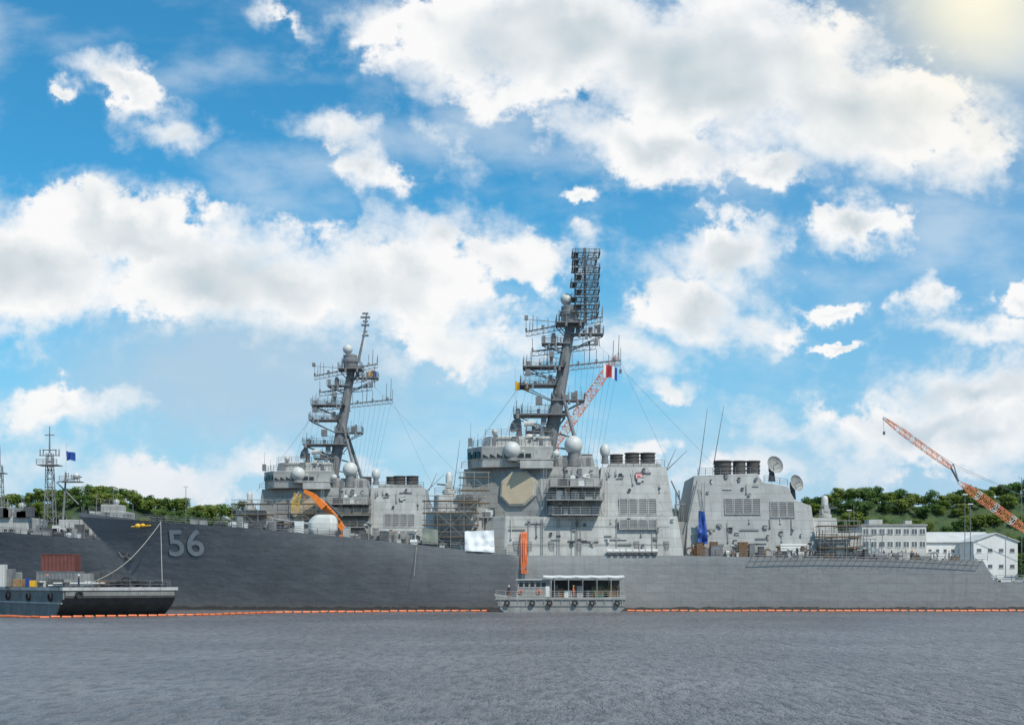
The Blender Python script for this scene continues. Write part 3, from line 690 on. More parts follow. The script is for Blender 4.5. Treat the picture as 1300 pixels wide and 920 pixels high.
def shield(px,py,dep,s,mats,par,slope):
    g=G(); x,z=X(px,dep),Z(py,dep)
    def sh(k,o): return [(x+a*s*k,dep+slope*b_*s*k-o,z+b_*s*k) for a,b_ in ((-.5,.6),(.5,.6),(.5,-.05),(.3,-.45),(0,-.75),(-.3,-.45),(-.5,-.05))]
    g.loft([sh(1,-.1),sh(1,.05)],0); g.loft([sh(.78,0),sh(.78,.07)],1); g.loft([sh(.6,0),sh(.6,.09)],2); g.obj('ship_crest',mats,par,smooth=False)
shield(811,606,203.6,1.1,[REDC,WHT,REDC],D1,.28)
shield(746,605,202.95,.8,[WHT,SUP2,WHT],D1,.25)
g=G(); o=Vector(OFF); g.tube(Vector(V(735,400))+o,Vector(V(745,352))+o,.3,.17,8); g.tube(Vector(V(745,352))+o,Vector(V(748,325))+o,.2,.12,8)
for z,w in ((344,1.),(332,1.2),(360,.8)):
    c=Vector(V(746,z))+o; g.cbox(c,w*1.6,.5,.35); g.cbox((c.x,c.y,c.z+.8),w,.4,.3)
g.obj('topmast_antenna',MASTM,D2)
# compact stack of straight-edged lattice platforms round the mast top
T=thing('scaffold','compact stack of grey lattice platforms around the mast top','scaffolding',V(743,398),'scaffolds on the ships')
g=G(); cx,cz0,cz1=X(743),Z(399),Z(324)
g.tube((cx,CY,cz0-1.5),(cx-.1,CY,cz1+1.2),.3,.16,8)
for sx in (-1.7,0,1.7):
    for sy in (-1.5,1.5): g.tube((cx+sx,CY+sy,cz0-.6),(cx+sx,CY+sy,cz1+.9),.06,n=5)
NL=9
for i in range(NL-1):
    za_,zb_=lerp(cz0,cz1,i/(NL-1)),lerp(cz0,cz1,(i+1)/(NL-1)); s_=1 if i%2 else -1
    for sy in (-1.5,1.5): g.tube((cx-1.7*s_,CY+sy,za_),(cx+1.7*s_,CY+sy,zb_),.045,n=4)
g.obj('scaffold_frame',MASTM,T)
for i in range(NL):
    g=G(); z=lerp(cz0,cz1,i/(NL-1)); hw=2.25 if i%2==0 else 1.95; ox=(.3 if i%2 else -.15)*(1 if i<6 else -.5); hy=1.8
    x0_,x1_=cx+ox-hw,cx+ox+hw
    for yy in (CY-hy,CY+hy):
        g.box(x0_,x1_,yy-.12,yy+.12,z-.1,z+.06)
        for zz in (.35,.62): g.tube((x0_,yy,z+zz),(x1_,yy,z+zz),.04,n=4)
    for xx in (x0_,x1_):
        g.box(xx-.1,xx+.1,CY-hy,CY+hy,z-.1,z+.06); g.tube((xx,CY-hy,z+.62),(xx,CY+hy,z+.62),.04,n=4)
    for k in range(6):
        xx=lerp(x0_,x1_,k/5); g.tube((xx,CY-hy,z),(xx,CY-hy,z+.62),.04,n=4); g.tube((xx,CY+hy,z),(xx,CY+hy,z+.62),.04,n=4); g.tube((xx,CY-hy,z),(xx,CY+hy,z),.05,n=4)
    g.box(x0_+.2,x0_+1.0,CY-hy,CY+hy,z-.05,z+.02)
    g.obj('lattice_platform',DKG,T,smooth=False)
# ---------------------------------------------------------------- scaffolds
def scaffold(label,x0,x1,y0,y1,z0,z1,lift,bay,r=.05,mat=None,planks=WOOD):
    g=G(); T=thing('scaffold',label,'scaffolding',((x0+x1)/2,(y0+y1)/2,z0),'scaffolds on the ships')
    nx=max(1,round((x1-x0)/bay)); nz=max(1,round((z1-z0)/lift))
    for i in range(nx+1):
        x=lerp(x0,x1,i/nx)
        for y in (y0,y1): g.tube((x,y,z0),(x,y,z1+.8),r,r,5)
    for k in range(nz+1):
        z=lerp(z0,z1,k/nz)
        for y in (y0,y1):
            g.tube((x0-.3,y,z),(x1+.3,y,z),r,r,5); g.tube((x0-.3,y,z+.9),(x1+.3,y,z+.9),r*.8,r*.8,4)
        for i in range(nx+1):
            x=lerp(x0,x1,i/nx); g.tube((x,y0,z),(x,y1,z),r,r,4)
        if k<nz:
            for i in range(nx):
                xa,xb=lerp(x0,x1,i/nx),lerp(x0,x1,(i+1)/nx); z2=lerp(z0,z1,(k+1)/nz)
                if (i+k)%2: xa,xb=xb,xa
                g.tube((xa,y0,z),(xb,y0,z2),r*.7,r*.7,4)
    g.obj('scaffold_frame',mat or MASTM,T)
    for k in range(1,nz+1):
        g=G(); z=lerp(z0,z1,k/nz); 
        g.box(x0-.25,x1+.25,y0-.1,y1+.1,z+.06,z+.14)
        g.obj('scaffold_planks',planks,T,smooth=False)
    return T
scaffold('metal scaffold in front of the forward deckhouse',X(538,200.6),X(606,200.6),200.8,202.,dz(-9)-.1,Z(636,201),1.9,2.2,.04,SUP2)
scaffold('scaffold around the bridge front corner',X(584,203),X(620,203),203.2,204.2,Z(655,203),Z(606,203),2.,2.4,.04,SUP2)
scaffold('scaffold on the after deck beside the deckhouse',X(1040,201.8),X(1090,201.8),201.2,202.2,8.2,Z(668,202),1.9,2.1,.04,SUP2)
scaffold('scaffold on the foredeck of the outer destroyer',X(296,248),X(345,248),247,249,11.5,Z(640,248),2.,2.4,.045,SUP2)
scaffold('scaffold below the bridge of the outer destroyer',X(352,247),X(470,247),245.8,247,10,Z(640,247),2.,2.6,.045,SUP2)
# ---------------------------------------------------------------- things on the ships
def sheet(name,label,cat,corners,mat,nx=14,ny=10,amp=.12,par=None):
    a,b_,c,d=[Vector(q) for q in corners]; n=(b_-a).cross(d-a).normalized(); g=G(); vs=[]
    for j in range(ny+1):
        for i in range(nx+1):
            p=a.lerp(b_,i/nx).lerp(d.lerp(c,i/nx),j/ny); vs.append(p+n*amp*(noise.noise(p*1.1)*1.6+math.sin(i*1.3)*.3))
    fs=[(j*(nx+1)+i,j*(nx+1)+i+1,(j+1)*(nx+1)+i+1,(j+1)*(nx+1)+i) for j in range(ny) for i in range(nx)]
    g.add(vs,fs); o=g.obj(name,mat,par); 
    if label: tag(o,label,cat)
    return o
sheet('tarpaulin','white tarpaulin hung over the destroyer rail','tarpaulin',[V(590,699,199.9),V(628,701,199.9),V(627,673,200.6),V(590,674,200.6)],WCL,amp=.22)
sheet('equipment_cover','tall blue fabric cover standing on the midship deck','cover',[V(886,690,201.2),V(899,690,201.2),V(895,650,201.6),V(887,648,201.6)],BLU,8,12,.35)
sheet('tarpaulin','grey-green canvas screen rigged beside the deckhouse','tarpaulin',[V(536,690,200.5),V(556,690,200.5),V(556,672,200.8),V(536,670,200.8)],pm('olive_canvas',(.22,.24,.2),.8),8,6)
T=thing('hanging_hose','orange hoses hanging down the hull side','hose',V(666,727,199.6))
for i in range(4):
    g=G(); x=X(664,199.6)+(i-1)*.28; g.path([(x,200.6,Z(675,200)),(x,199.9,Z(690,200)),(x+random.uniform(-.1,.1),199.75,Z(705,200)),(x+random.uniform(-.15,.15),199.6,Z(728,200))],.11,6)
    g.obj('hose',ORG,T)
g=G(); x=X(530,200); g.path([(x,200.3,dz(x)+.4),(x-.2,199.75,dz(x)-1.),(x-.5,199.65,dz(x)-5)],.035,6); o=g.obj('discharge_hose',ROPE); tag(o,'thin pale line hanging over the hull side','hose')
T=thing('knuckle_crane','amber knuckle boom crane standing on the deck behind the gun','crane',V(437,680,217))
g=G(); g.lathe(V(437,684,217),[(1.1,0),(1.1,.5),(.6,.7),(.6,1.6)],12); g.obj('pedestal',AMB,T)
def beam(g,pts,w0,w1,dep,m=0):
    pts=[Vector(V(*p,dep)) for p in pts]; n=len(pts)
    for i in range(n-1):
        a,b_=pts[i],pts[i+1]; wa,wb=lerp(w0,w1,i/(n-1)),lerp(w0,w1,(i+1)/(n-1)); d=(b_-a).normalized(); u=Vector((0,1,0)).cross(d)
        g.hexa([a+u*wa/2+Vector((0,-wa/2.4,0)),a-u*wa/2+Vector((0,-wa/2.4,0)),a-u*wa/2+Vector((0,wa/2.4,0)),a+u*wa/2+Vector((0,wa/2.4,0))],[b_+u*wb/2+Vector((0,-wb/2.4,0)),b_-u*wb/2+Vector((0,-wb/2.4,0)),b_-u*wb/2+Vector((0,wb/2.4,0)),b_+u*wb/2+Vector((0,wb/2.4,0))],m)
g=G(); beam(g,[(438,676),(430,663),(419,649),(406,636)],1.0,1.0,217); g.obj('lower_arm',AMB,T,smooth=False,bevel=.08)
g=G(); beam(g,[(412,644),(398,629),(386,623)],1.2,.6,216.2); g.tube(V(386,622,216.2),V(386,638,216.2),.05); g.obj('upper_arm',AMB,T,smooth=False,bevel=.08)
g=G(); g.tube(V(434,656,216),V(414,636,216),.2,.16,8); g.obj('hydraulic_ram',DKG,T)
T=thing('work_basket','small mustard lattice access platform beside the bridge','access platform',V(378,650,236))
g=G(); g.lattice(V(374,648,236),V(378,626,236),1.1,1.1,5,.05); g.obj('frame',YEL,T)
T=thing('anchor_ball_cover','small yellow wrapped fitting at the bow rail','deck fitting',V(176,668,206))
g=G(); c=V(176,666,205); g.ball((c[0],c[1]-.4,c[2]-.2),.5,12,0,.8); g.ball((c[0]+.8,c[1]-.4,c[2]-.1),.4,12,0,.8); g.tube((c[0]-1.2,c[1],c[2]-.3),(c[0]+2,c[1],c[2]-.1),.12); g.obj('cover',YEL,T)
def flag(label,px,py,w,h,mats,dep=209,droop=.25):
    T=thing('signal_flag',label,'flag',V(px,py,dep),'signal flags on halyards'); n=len(mats); g=G(); x,y,z=V(px,py,dep); nx=15
    for i in range(nx):
        a,b_=i/nx,(i+1)/nx; mi=int(a*n+.001)
        def p(t,k): return (x+w*t,y+.4*math.sin(t*7+k*1.2),z-h*k*(1-.15*t)-w*droop*t-.1*math.sin(t*5+k*2))
        for k in range(4):
            g.add([p(a,k/4),p(b_,k/4),p(b_,(k+1)/4),p(a,(k+1)/4)],[(0,1,2,3)],mi)
    g.obj('cloth',mats,T)
    g=G(); g.tube((x,y,z-h-1.5),(x,y,z+2.),.03); g.obj('halyard',ROPE,T); return T
flag('blue and yellow signal flag on a halyard',654,483,2.3,1.5,[YEL,NAVY,YEL])
flag('drooping red, white and blue signal flag below the yardarm',766,460,2.3,2.3,[WCL,REDF,REDF,WCL,BLU],dep=207.5,droop=.45)
flag('yellow and blue signal flag on the outer destroyer mast',468,470,1.6,1.2,[YEL,BLU],dep=254)
# ---------------------------------------------------------------- far left warship
def left_ship():
    d=300.; T=thing('warship','grey warship with lattice mast moored beyond the destroyers','warship',(X(30,d),d,0))
    g=G(); xa,xb=X(-90,d),X(200,d)
    g.hexa([(xa,d-6,-1),(xb-8,d-5,-1),(xb-8,d+5,-1),(xa,d+6,-1)],[(xa,d-7,15),(xb,d-6,15),(xb,d+6,15),(xa,d+7,15)]); g.obj('hull',HULL,T,smooth=False)
    for a,b_,hw,z0,z1 in ((-60,48,6,15,Z(658,d)),(-30,22,5,Z(658,d),Z(645,d)),(120,165,4,15,Z(650,d)),(133,155,3,Z(650,d),Z(641,d)),(80,110,3,15,Z(660,d))):
        g=G(); g.box(X(a,d),X(b_,d),d-hw,d+hw,z0,z1); g.obj('superstructure',SUP,T,smooth=False,bevel=.1)
        g=G(); g.rail([(X(a,d),d-hw,z1),(X(b_,d),d-hw,z1)],1.1,1.6,.05); g.obj('railing',MASTM,T)
    for i in range(34):
        px=RF.uniform(-10,180); g=G(); x=X(px,d); s_=RF.uniform(.6,2.2); zb=15 if px>50 else RF.choice([15,Z(658,d)]); g.box(x-s_/2,x+s_/2,d-6.8,d-5.2,zb,zb+RF.uniform(.8,3)); g.tube((x,d-6,zb),(x,d-6,zb+2.5+RF.random()*2.5),.07); g.obj('deck_locker',RF.choice([SUP2,MASTM,GUNM,DKG]),T,smooth=False)
    M=thing2('mast',T,(X(64,d),d,15))
    g=G(); g.lattice((X(64,d),d,15),(X(63,d),d,Z(575,d)),2.4,1.2,10,.12); g.tube((X(63,d),d,Z(575,d)),(X(63,d),d,Z(541,d)),.22,.1)
    g.box(X(50,d),X(76,d),d-2,d+2,Z(591,d),Z(590,d)); g.rail([(X(50,d),d-2,Z(590,d)),(X(76,d),d-2,Z(590,d))],1.2,1.3,.07)
    for py,w in ((552,6),(578,13),(571,9)): g.tube((X(63-w,d),d,Z(py,d)),(X(63+w,d),d,Z(py,d)),.13)
    for k in (-8,8,-12,12): g.tube((X(63+k,d),d,Z(578,d)),(X(63+k,d),d,Z(570,d)),.13)
    g.obj('lattice_mast',MASTM,M)
    g=G(); g.tube((X(80,d),d,Z(657,d)),(X(84,d),d,Z(600,d)),.3,.2,8); g.tube((X(100,d),d,Z(640,d)),(X(72,d),d,Z(612,d)),.16); g.tube((X(72,d),d,Z(612,d)),(X(104,d),d,Z(605,d)),.14); g.box(X(78,d),X(104,d),d-1.5,d+1.5,Z(612,d),Z(611,d)); g.rail([(X(78,d),d-1.5,Z(611,d)),(X(104,d),d-1.5,Z(611,d))],1.2,1.3,.07)
    for i in range(5): g.tube((X(82+i*4,d),d,Z(611,d)),(X(83+i*4,d),d,Z(598+i*2,d)),.09)
    g.obj('derrick',MASTM,M)
    g=G(); g.ball((X(97,d),d,Z(604,d)),.8); g.obj('radome',GUNM,M)
    g=G(); g.lattice((X(-1,d),d,Z(645,d)),(X(0,d),d,Z(590,d)),1.8,.9,8,.1); g.tube((X(0,d),d,Z(590,d)),(X(0,d),d,Z(566,d)),.14,.07); g.box(X(-6,d),X(7,d),d-1.5,d+1.5,Z(601,d),Z(600,d)); g.obj('after_lattice_mast',MASTM,T)
    for px,py in ((20,640),(35,636),(44,648),(110,640),(126,628),(147,622),(150,630),(172,640)): g=G(); g.tube((X(px,d),d-2,15),(X(px,d),d-2,Z(py,d)),.12,.06); g.obj('antenna',MASTM,T)
    for px,py,r in ((148,637,.7),(28,642,.8)): g=G(); g.ball((X(px,d),d,Z(py,d)),r); g.obj('radome',GUNM,T)
    flag('dark blue flag flying on a staff',84,572,2.1,2.2,[BLU],dep=299)
left_ship()
# ---------------------------------------------------------------- barge
A_=Vector((-57.7,162.,0)); e1=Vector((.76,.65,0)).normalized(); e2=Vector((-.65,.76,0)).normalized()
def bx(q): return A_+e1*q.x+e2*q.y+Vector((0,0,q.z))
def barge():
    W=15.6; Lg=34.; T=thing('barge','grey steel deck barge with tyre fenders and raked black end','barge',bx(Vector((W/2,Lg/2,0))))
    g=G(bx); zt=3.75
    pr=[(0,zt),(0,2.5),(.8,1.6),(3.4,.0),(5.,-1),(Lg-5,-1),(Lg,2.5),(Lg,zt)]
    g.loft([[(.15,y,z) for y,z in pr],[(W-.15,y,z) for y,z in pr]],0)
    g.obj('hull_shell',BARGD,T,smooth=False)
    g=G(bx)
    g.box(0,.14,0,Lg,2.3,zt,0); g.hexa([(.0,3.2,-.5),(.14,3.2,-.5),(.14,Lg-3,-.5),(.0,Lg-3,-.5)],[(0,.5,2.3),(.14,.5,2.3),(.14,Lg,2.3),(0,Lg,2.3)],0)
    g.obj('side_plating',BARGE,T,smooth=False)
    g=G(bx); g.box(.3,W-.3,-.06,.1,2.75,zt-.31); g.obj('end_plating',BARGE,T,smooth=False)
    g=G(bx); g.box(-.15,W+.15,-.2,.25,zt-.3,zt+.12); g.box(-.2,.25,.25,Lg,zt-.3,zt+.12); g.box(W-.25,W+.2,.25,Lg,zt-.3,zt+.12); g.box(-.12,-.001,.3,Lg,1.7,1.9)
    g.obj('rubbing_strake',pm('barge_trim',(.42,.41,.40),.7,.2,.7,.5),T,smooth=False)
    g=G(bx); g.box(.26,W-.26,.26,Lg-.2,zt-.1,zt+.02); g.obj('deck',DECK,T,smooth=False)
    for i in range(4):
        y=4.+i*8; g=G(bx); g.torus((-.25,y,2.6),.42,.17,'X'); g.tube((-.3,y,2.9),(-.1,y,3.7),.04); g.obj('tyre_fender',RUB,T)
    g=G(bx); g.torus((2.,-.3,2.9),.42,.15,'Y'); g.obj('tyre_fender',RUB,T)
    for i,(x,y) in enumerate(((.9,.9),(W-.9,.9),(.9,10),(W-.9,10),(.9,20))):
        g=G(bx)
        for k in (0,.9): g.lathe((x,y+k,zt),[(.32,0),(.22,.1),(.22,.6),(.34,.65),(.3,.8)],12)
        g.obj('bollard',DKG,T)
    LT=pm('faded_lettering',(.40,.40,.39),.7)
    def f1(a,b_): q=bx(Vector((9.2+a,-.09,2.85+b_))); return q
    text_obj('barge_number','YC-1421',.55,f1,LT,T,0,.0)
    def f2(a,b_): return bx(Vector((-.03,13.5-a,2.75+b_)))
    text_obj('barge_name','US NAVY YC 1421',.8,f2,LT,T,0,.0)
    g=G(bx); g.rail([(.6,.6,zt),(W-.6,.6,zt)],1.,2.6,.03,mesh=2); g.obj('chain_rail',MASTM,T)
barge()
def container(label,px0,px1,d,z0,h,mat,dy=2.4):
    x0,x1=X(px0,d),X(px1,d); T=thing('shipping_container',label,'container',((x0+x1)/2,d+dy/2,z0),'containers on the barge')
    g=G(); n=int((x1-x0)/.28)
    pts=[]
    for i in range(n+1):
        x=lerp(x0+.1,x1-.1,i/n); pts.append((x,d+(.05 if i%2 else .0)))
    ring=lambda z:[(x,y,z) for x,y in pts]+[(x1-.1,d+dy,z),(x0+.1,d+dy,z)]
    g.loft([ring(z0+.12),ring(z0+h-.12)],0); g.obj('corrugated_body',mat,T,smooth=False)
    g=G()
    for x in (x0,x1-.14):
        for y in (d-.03,d+dy-.1): g.box(x,x+.14,y,y+.14,z0,z0+h)
    for z in (z0,z0+h-.14): g.box(x0+.14,x1-.14,d-.03,d+.1,z,z+.14); g.box(x0+.14,x1-.14,d+dy-.1,d+dy+.04,z,z+.14)
    g.obj('frame',mat,T,smooth=False); return T
container('dark red corrugated shipping container stacked on a grey one',52,95,184,6.15,2.5,RED)
container('grey corrugated shipping container on the barge deck',46,100,184,3.78,2.35,MASTM)
container('low grey tank container on the barge deck',-14,20,182,3.78,2.2,SUP2)
def crate(label,px,d,w,h,z0,mat,kind='crate',name='crate'):
    x=X(px,d); T=thing(name,label,kind,(x,d,z0)); g=G(); g.box(x-w/2,x+w/2,d-w/2,d+w/2,z0+.12,z0+h)
    g.obj('body',mat,T,smooth=False,bevel=.04); g=G()
    for k in (-.4,0,.35): g.box(x+k*w,x+k*w+.1,d-w/2-.05,d-w/2-.002,z0+.14,z0+h)
    g.box(x-w/2,x+w/2,d-w/2+.1,d-w/2+.3,z0,z0+.11); g.box(x-w/2,x+w/2,d+w/2-.3,d+w/2-.1,z0,z0+.11); g.obj('battens',WOOD if mat in(WOOD,BRN) else mat,T,smooth=False)
for q in (('wooden crate on the barge deck',24,176,1.3,1.2,3.78,WOOD),('yellow equipment box on the barge deck',42,176,.8,1.,3.78,YEL),('dark blue equipment box on the barge deck',36,178,.8,1.3,3.78,BLU),('grey generator box beside the containers',108,180,2.,2.0,3.78,SUP2),('dark equipment box on the barge deck',122,182,1.5,2.3,3.78,DKG),('brown wooden crate near the barge end',131,176,1.3,1.,3.78,BRN),('grey locker on the barge deck',90,173,1.6,1.1,3.78,SUP2),('dark steel bin on the barge deck',72,172,1.8,1.2,3.78,DKG),('grey steel bin on the barge deck',10,177,1.6,2.6,3.78,MASTM),('pale metal cabinet on the barge deck',2,176,1.2,3.2,3.78,GUNM),('small white box on the barge deck',54,172,.7,.9,3.78,WHT),('low brown box on the barge deck',62,174,1.1,.8,3.78,BRN),('small grey case on the barge deck',112,173,.8,.9,3.78,GUNM)): crate(*q)
for px,d,r in ((146,178,1.0),(134,183,1.3)):
    T=thing('cable_drum','dark cable drum lying on the barge deck','cable drum',(X(px,d),d,3.78),'cable drums'); x=X(px,d)
    for s_ in (-.5,.5): g=G(); g.tube((x,d+s_-.06,3.78+r),(x,d+s_+.06,3.78+r),r,r,20); g.obj('flange',DKG,T)
    g=G(); g.tube((x,d-.43,3.78+r),(x,d+.43,3.78+r),r*.75,r*.75,18); g.obj('cable',RUB,T)
T=thing('mooring_rope_pile','heap of dark hoses and rope coils on the barge deck','rope',(X(165,174),174,3.78))
g=G()
for i in range(34): g.torus((X(random.uniform(116,198),174),random.uniform(172,178),3.9+random.random()*.8),random.uniform(.35,.7),.11,random.choice('ZZZY'),14,5)
g.obj('coils',RUB,T)
T=thing('pipe_rack','pale steel pipes stacked on the barge deck','pipes',(X(80,172),172,3.78)); g=G()
for i in range(8): g.tube((X(60,170)+.2*i,170+(i%4)*.4,4.1+.3*(i//4)),(X(110,170)+.2*i,172+(i%4)*.4,4.1+.3*(i//4)),.1,n=8)
g.obj('pipes',GUNM,T)
for k,(a,b_) in enumerate((((204,662,204),(206,742,174)),((204,663,204),(110,742,166)))):
    g=G(); pa,pb=Vector(V(*a)),Vector(V(*b_)) 
    pts=[pa.lerp(pb,i/14)-Vector((0,0,(1.6 if k==1 else .1)*math.sin(math.pi*i/14))) for i in range(15)]
    g.path(pts,.045,6); o=g.obj('mooring_rope',ROPE); tag(o,'pale mooring rope running from the bow to the barge','rope','mooring ropes')
# ---------------------------------------------------------------- floating boom
def boom(pts,label):
    T=thing('floating_boom',label,'floating barrier',(pts[0][0],pts[0][1],0),'orange floating barriers')
    P=[Vector((x,y,.10)) for x,y in pts]; g=G(); h=G(); line=[]
    for a,b_ in zip(P,P[1:]):
        n=max(1,int((b_-a).length/1.3))
        for i in range(n):
            p=a.lerp(b_,i/n); q=a.lerp(b_,(i+.82)/n); w=Vector((0,math.sin(p.x*.35)*.5,random.uniform(-.03,.03))); g.tube(p+w,q+w,.17,.14,7); line.append(p+w)
    g.obj('floats',ORG,T); h.path(line,.045,4); h.obj('link_rope',WIRE,T)
boom([(-100,176),(-80,172.),(-60,160.5),(-52,166),(-43,171.5),(-35,186),(-20,193),(-8,195.5),(-3.0,196)],'orange floating barrier around the barge and bow')
boom([(18.,196.3),(40,196.6),(70,197.2),(95,197.5),(120,198)],'orange floating barrier along the hull')
# ---------------------------------------------------------------- workboat
def workboat():
    d=192.; T=thing('workboat','small grey workboat with flat white canopy tied beside the hull','boat',(X(711,d),d+2.6,0))
    x0,x1=X(627,d),X(795,d); 
    def zed(py): return Z(py,d)
    zt=zed(758)
    g=G()
    R=[]
    for y in (d,d+5.2):
        R.append([(x0+2.2,y,-.6),(x0+.9,y,.5),(x0,y,zt+.5),(x0+3.5,y,zt),(x1-3.5,y,zt),(x1,y,zt+.15),(x1-.3,y,.5),(x1-1.6,y,-.6)])
    g.loft(R); g.obj('hull',pm('workboat_paint',(.27,.265,.255),.6,.18,.8,.6,(.14,.09,.06)),T,smooth=False,bevel=.06)
    g=G(); g.box(x0+.2,x1-.1,d-.16,d-.002,zt-.35,zt-.15); g.box(x0+.6,x1-.2,d-.12,d-.002,.9,1.05)
    n=15
    for i in range(n): x=lerp(x0+1,x1-.6,i/(n-1)); g.box(x-.06,x+.06,d-.12,d-.001,1.06,zt-.36)
    g.obj('rubbing_strake',SUP2,T,smooth=False)
    for i in range(6):
        x=lerp(x0+2,x1-2,i/5)+(.6 if i%2 else 0); g=G(); g.torus((x,d-.36,1.35),.32,.13,'Y'); g.obj('tyre_fender',RUB,T)
    P=thing2('wheelhouse',T,(X(672,d),d+2.5,zt))
    a,b_=X(655,d),X(699,d); g=G(); g.hexa([(a,d+.9,zt),(b_,d+.9,zt),(b_,d+4.3,zt),(a,d+4.3,zt)],[(a+.35,d+1.,zed(736)),(b_,d+1.,zed(736)),(b_,d+4.2,zed(736)),(a+.35,d+4.2,zed(736))]); g.obj('cabin_wall',SUP2,P,smooth=False,bevel=.05)
    g=G(); g.box(a,b_+.3,d+.6,d+4.6,zed(736),zed(734.7)); g.obj('cabin_roof',GUNM,P,smooth=False)
    for i in range(5):
        x=lerp(a+.8,b_-1.0,i/4); g=G(); g.box(x-.28,x+.28,d+.9,d+1.03,zed(745),zed(739)); g.box(x-.34,x+.34,d+.86,d+.899,zed(745)-.1,zed(745)-.02,1); g.obj('window',[GLS,WHT],P,smooth=False)
    g=G(); x=b_-.45; g.box(x-.3,x+.3,d+.84,d+.89,zt+.1,zt+1.7); g.obj('door',WHT,P,smooth=False)
    for px in (661,684): g=G(); g.torus((X(px,d),d+.78,zed(751)),.26,.08,'Y'); g.obj('life_ring',ORG,P)
    g=G(); g.tube((X(668,d),d+2,zed(735)),(X(668,d),d+2,zed(718)),.07); g.tube((X(660,d),d+2,zed(722)),(X(676,d),d+2,zed(722)),.05); g.cbox((X(668,d),d+2,zed(721)),.3,.3,.4); g.obj('light_mast',MASTM,P)
    C=thing2('canopy',T,(X(746,d),d+2.5,zt)); n=20; ra=[]
    xs=[lerp(X(690,d),X(793,d),i/n) for i in range(n+1)]
    for i,x in enumerate(xs):
        sg=-.12*abs(math.sin(i*math.pi/4)); ra.append([(x,d+.1,zed(732.5)+sg),(x,d+.1,zed(731.3)+sg),(x,d+2.5,zed(729.6)+sg*.5),(x,d+5,zed(731.3)+sg),(x,d+5,zed(732.5)+sg)])
    g=G(); g.loft(ra); g.obj('canopy_roof',WHT,C,smooth=False)
    for px in (704,722,740,758,776,791):
        for y in (d+.3,d+4.8): g=G(); g.tube((X(px,d),y,zt-.05),(X(px,d),y,zed(732)),.05,n=6); g.obj('canopy_post',SUP,C)
    g=G(); g.rail([(x0+.3,d+.15,zt+.1),(X(654,d),d+.15,zt),(X(700,d),d+.15,zt),(x1-.2,d+.15,zt+.05)],.95,1.1,.03); g.obj('railing',SUP,T)
    for px,m_ in ((778,BRN),(762,GRN)):
        g=G(); x=X(px,d); z=zt+.95
        for s_ in (-.5,.5): g.torus((x,d+1.8+s_,z),.85,.08,'Y',20,6)
        g.tube((x,d+1.4,z),(x,d+2.2,z),.72,.72,18,1); g.box(x-.6,x+.6,d+1.2,d+1.3,zt,zt+.5); g.obj('hose_reel',[m_,BRN],T)
    for px,w,h,m_ in ((706,.7,1.9,DKG),(713,.9,1.3,BRN),(722,1.2,1.,WHT),(730,.5,1.8,DKG),(737,1.,1.7,SUP2),(748,.8,1.1,DKG),(754,.5,1.6,BRN),(640,1.1,.8,DKG),(647,.6,1.1,BRN),(786,.5,1.4,DKG)):
        g=G(); x=X(px,d); g.box(x-w/2,x+w/2,d+1.5,d+2.7,zt,zt+h); g.box(x-w/2-.04,x+w/2+.04,d+1.46,d+2.74,zt+h,zt+h+.05); g.obj('equipment_box',m_,T,smooth=False)
    g=G(); g.box(X(702,d),X(790,d),d+4.9,d+4.95,zt,zed(736)); g.obj('windbreak_panel',DKG,C,smooth=False)
workboat()
# ---------------------------------------------------------------- people
def person_mesh(name,mat,pose=0):
    me=bpy.data.meshes.new(name)
    a=.12 if pose==0 else .3
    P={'pel':(0,0,.95,.15),'ch':(0,0.01,1.28,.17),'nk':(0,0,1.48,.06),'hd':(0,-.01,1.62,.10),'ht':(0,-.01,1.72,.085),
       'sl':(-.2,0,1.40,.065),'el':(-.27,-.02,1.12,.047),'wl':(-.26,-.12 if pose==0 else -.3,.9 if pose==0 else 1.1,.035),'hl':(-.25,-.16 if pose==0 else -.38,.82 if pose==0 else 1.12,.038),
       'sr':(.2,0,1.40,.065),'er':(.28,.02,1.12,.047),'wr':(.27,-.1,.88,.035),'hr':(.26,-.13,.8,.038),
       'l1':(-.1,0,.88,.095),'l2':(-.13,-a*.5,.5,.065),'l3':(-.14,.0,.09,.045),'l4':(-.15,-.15,.04,.045),
       'r1':(.1,0,.88,.095),'r2':(.13,a*.3,.5,.065),'r3':(.15,a,.09,.045),'r4':(.16,a-.15,.04,.045)}
    E=[('pel','ch'),('ch','nk'),('nk','hd'),('hd','ht'),('ch','sl'),('sl','el'),('el','wl'),('wl','hl'),('ch','sr'),('sr','er'),('er','wr'),('wr','hr'),('pel','l1'),('l1','l2'),('l2','l3'),('l3','l4'),('pel','r1'),('r1','r2'),('r2','r3'),('r3','r4')]
    k=list(P); me.from_pydata([P[q][:3] for q in k],[(k.index(x),k.index(y)) for x,y in E],[])
    o=bpy.data.objects.new(name,me); coll.objects.link(o); mo=o.modifiers.new('s','SKIN'); o.modifiers.new('u','SUBSURF').levels=1
    for i,q in enumerate(k): me.skin_vertices[0].data[i].radius=(P[q][3],P[q][3]*.8 if q in('ch','pel') else P[q][3])
    me.skin_vertices[0].data[0].use_root=True
    bpy.context.view_layer.update(); m2=bpy.data.meshes.new_from_object(o.evaluated_get(bpy.context.evaluated_depsgraph_get())); bpy.data.objects.remove(o)
    m2.materials.clear(); m2.materials.append(mat); m2.materials.append(SKIN); m2.materials.append(DARK)
    for p in m2.polygons:
        c=p.center; p.use_smooth=True
        p.material_index=1 if c.z>1.5 or (abs(c.x)>.22 and c.z<.88) else (2 if c.z<.09 else 0)
    return m2
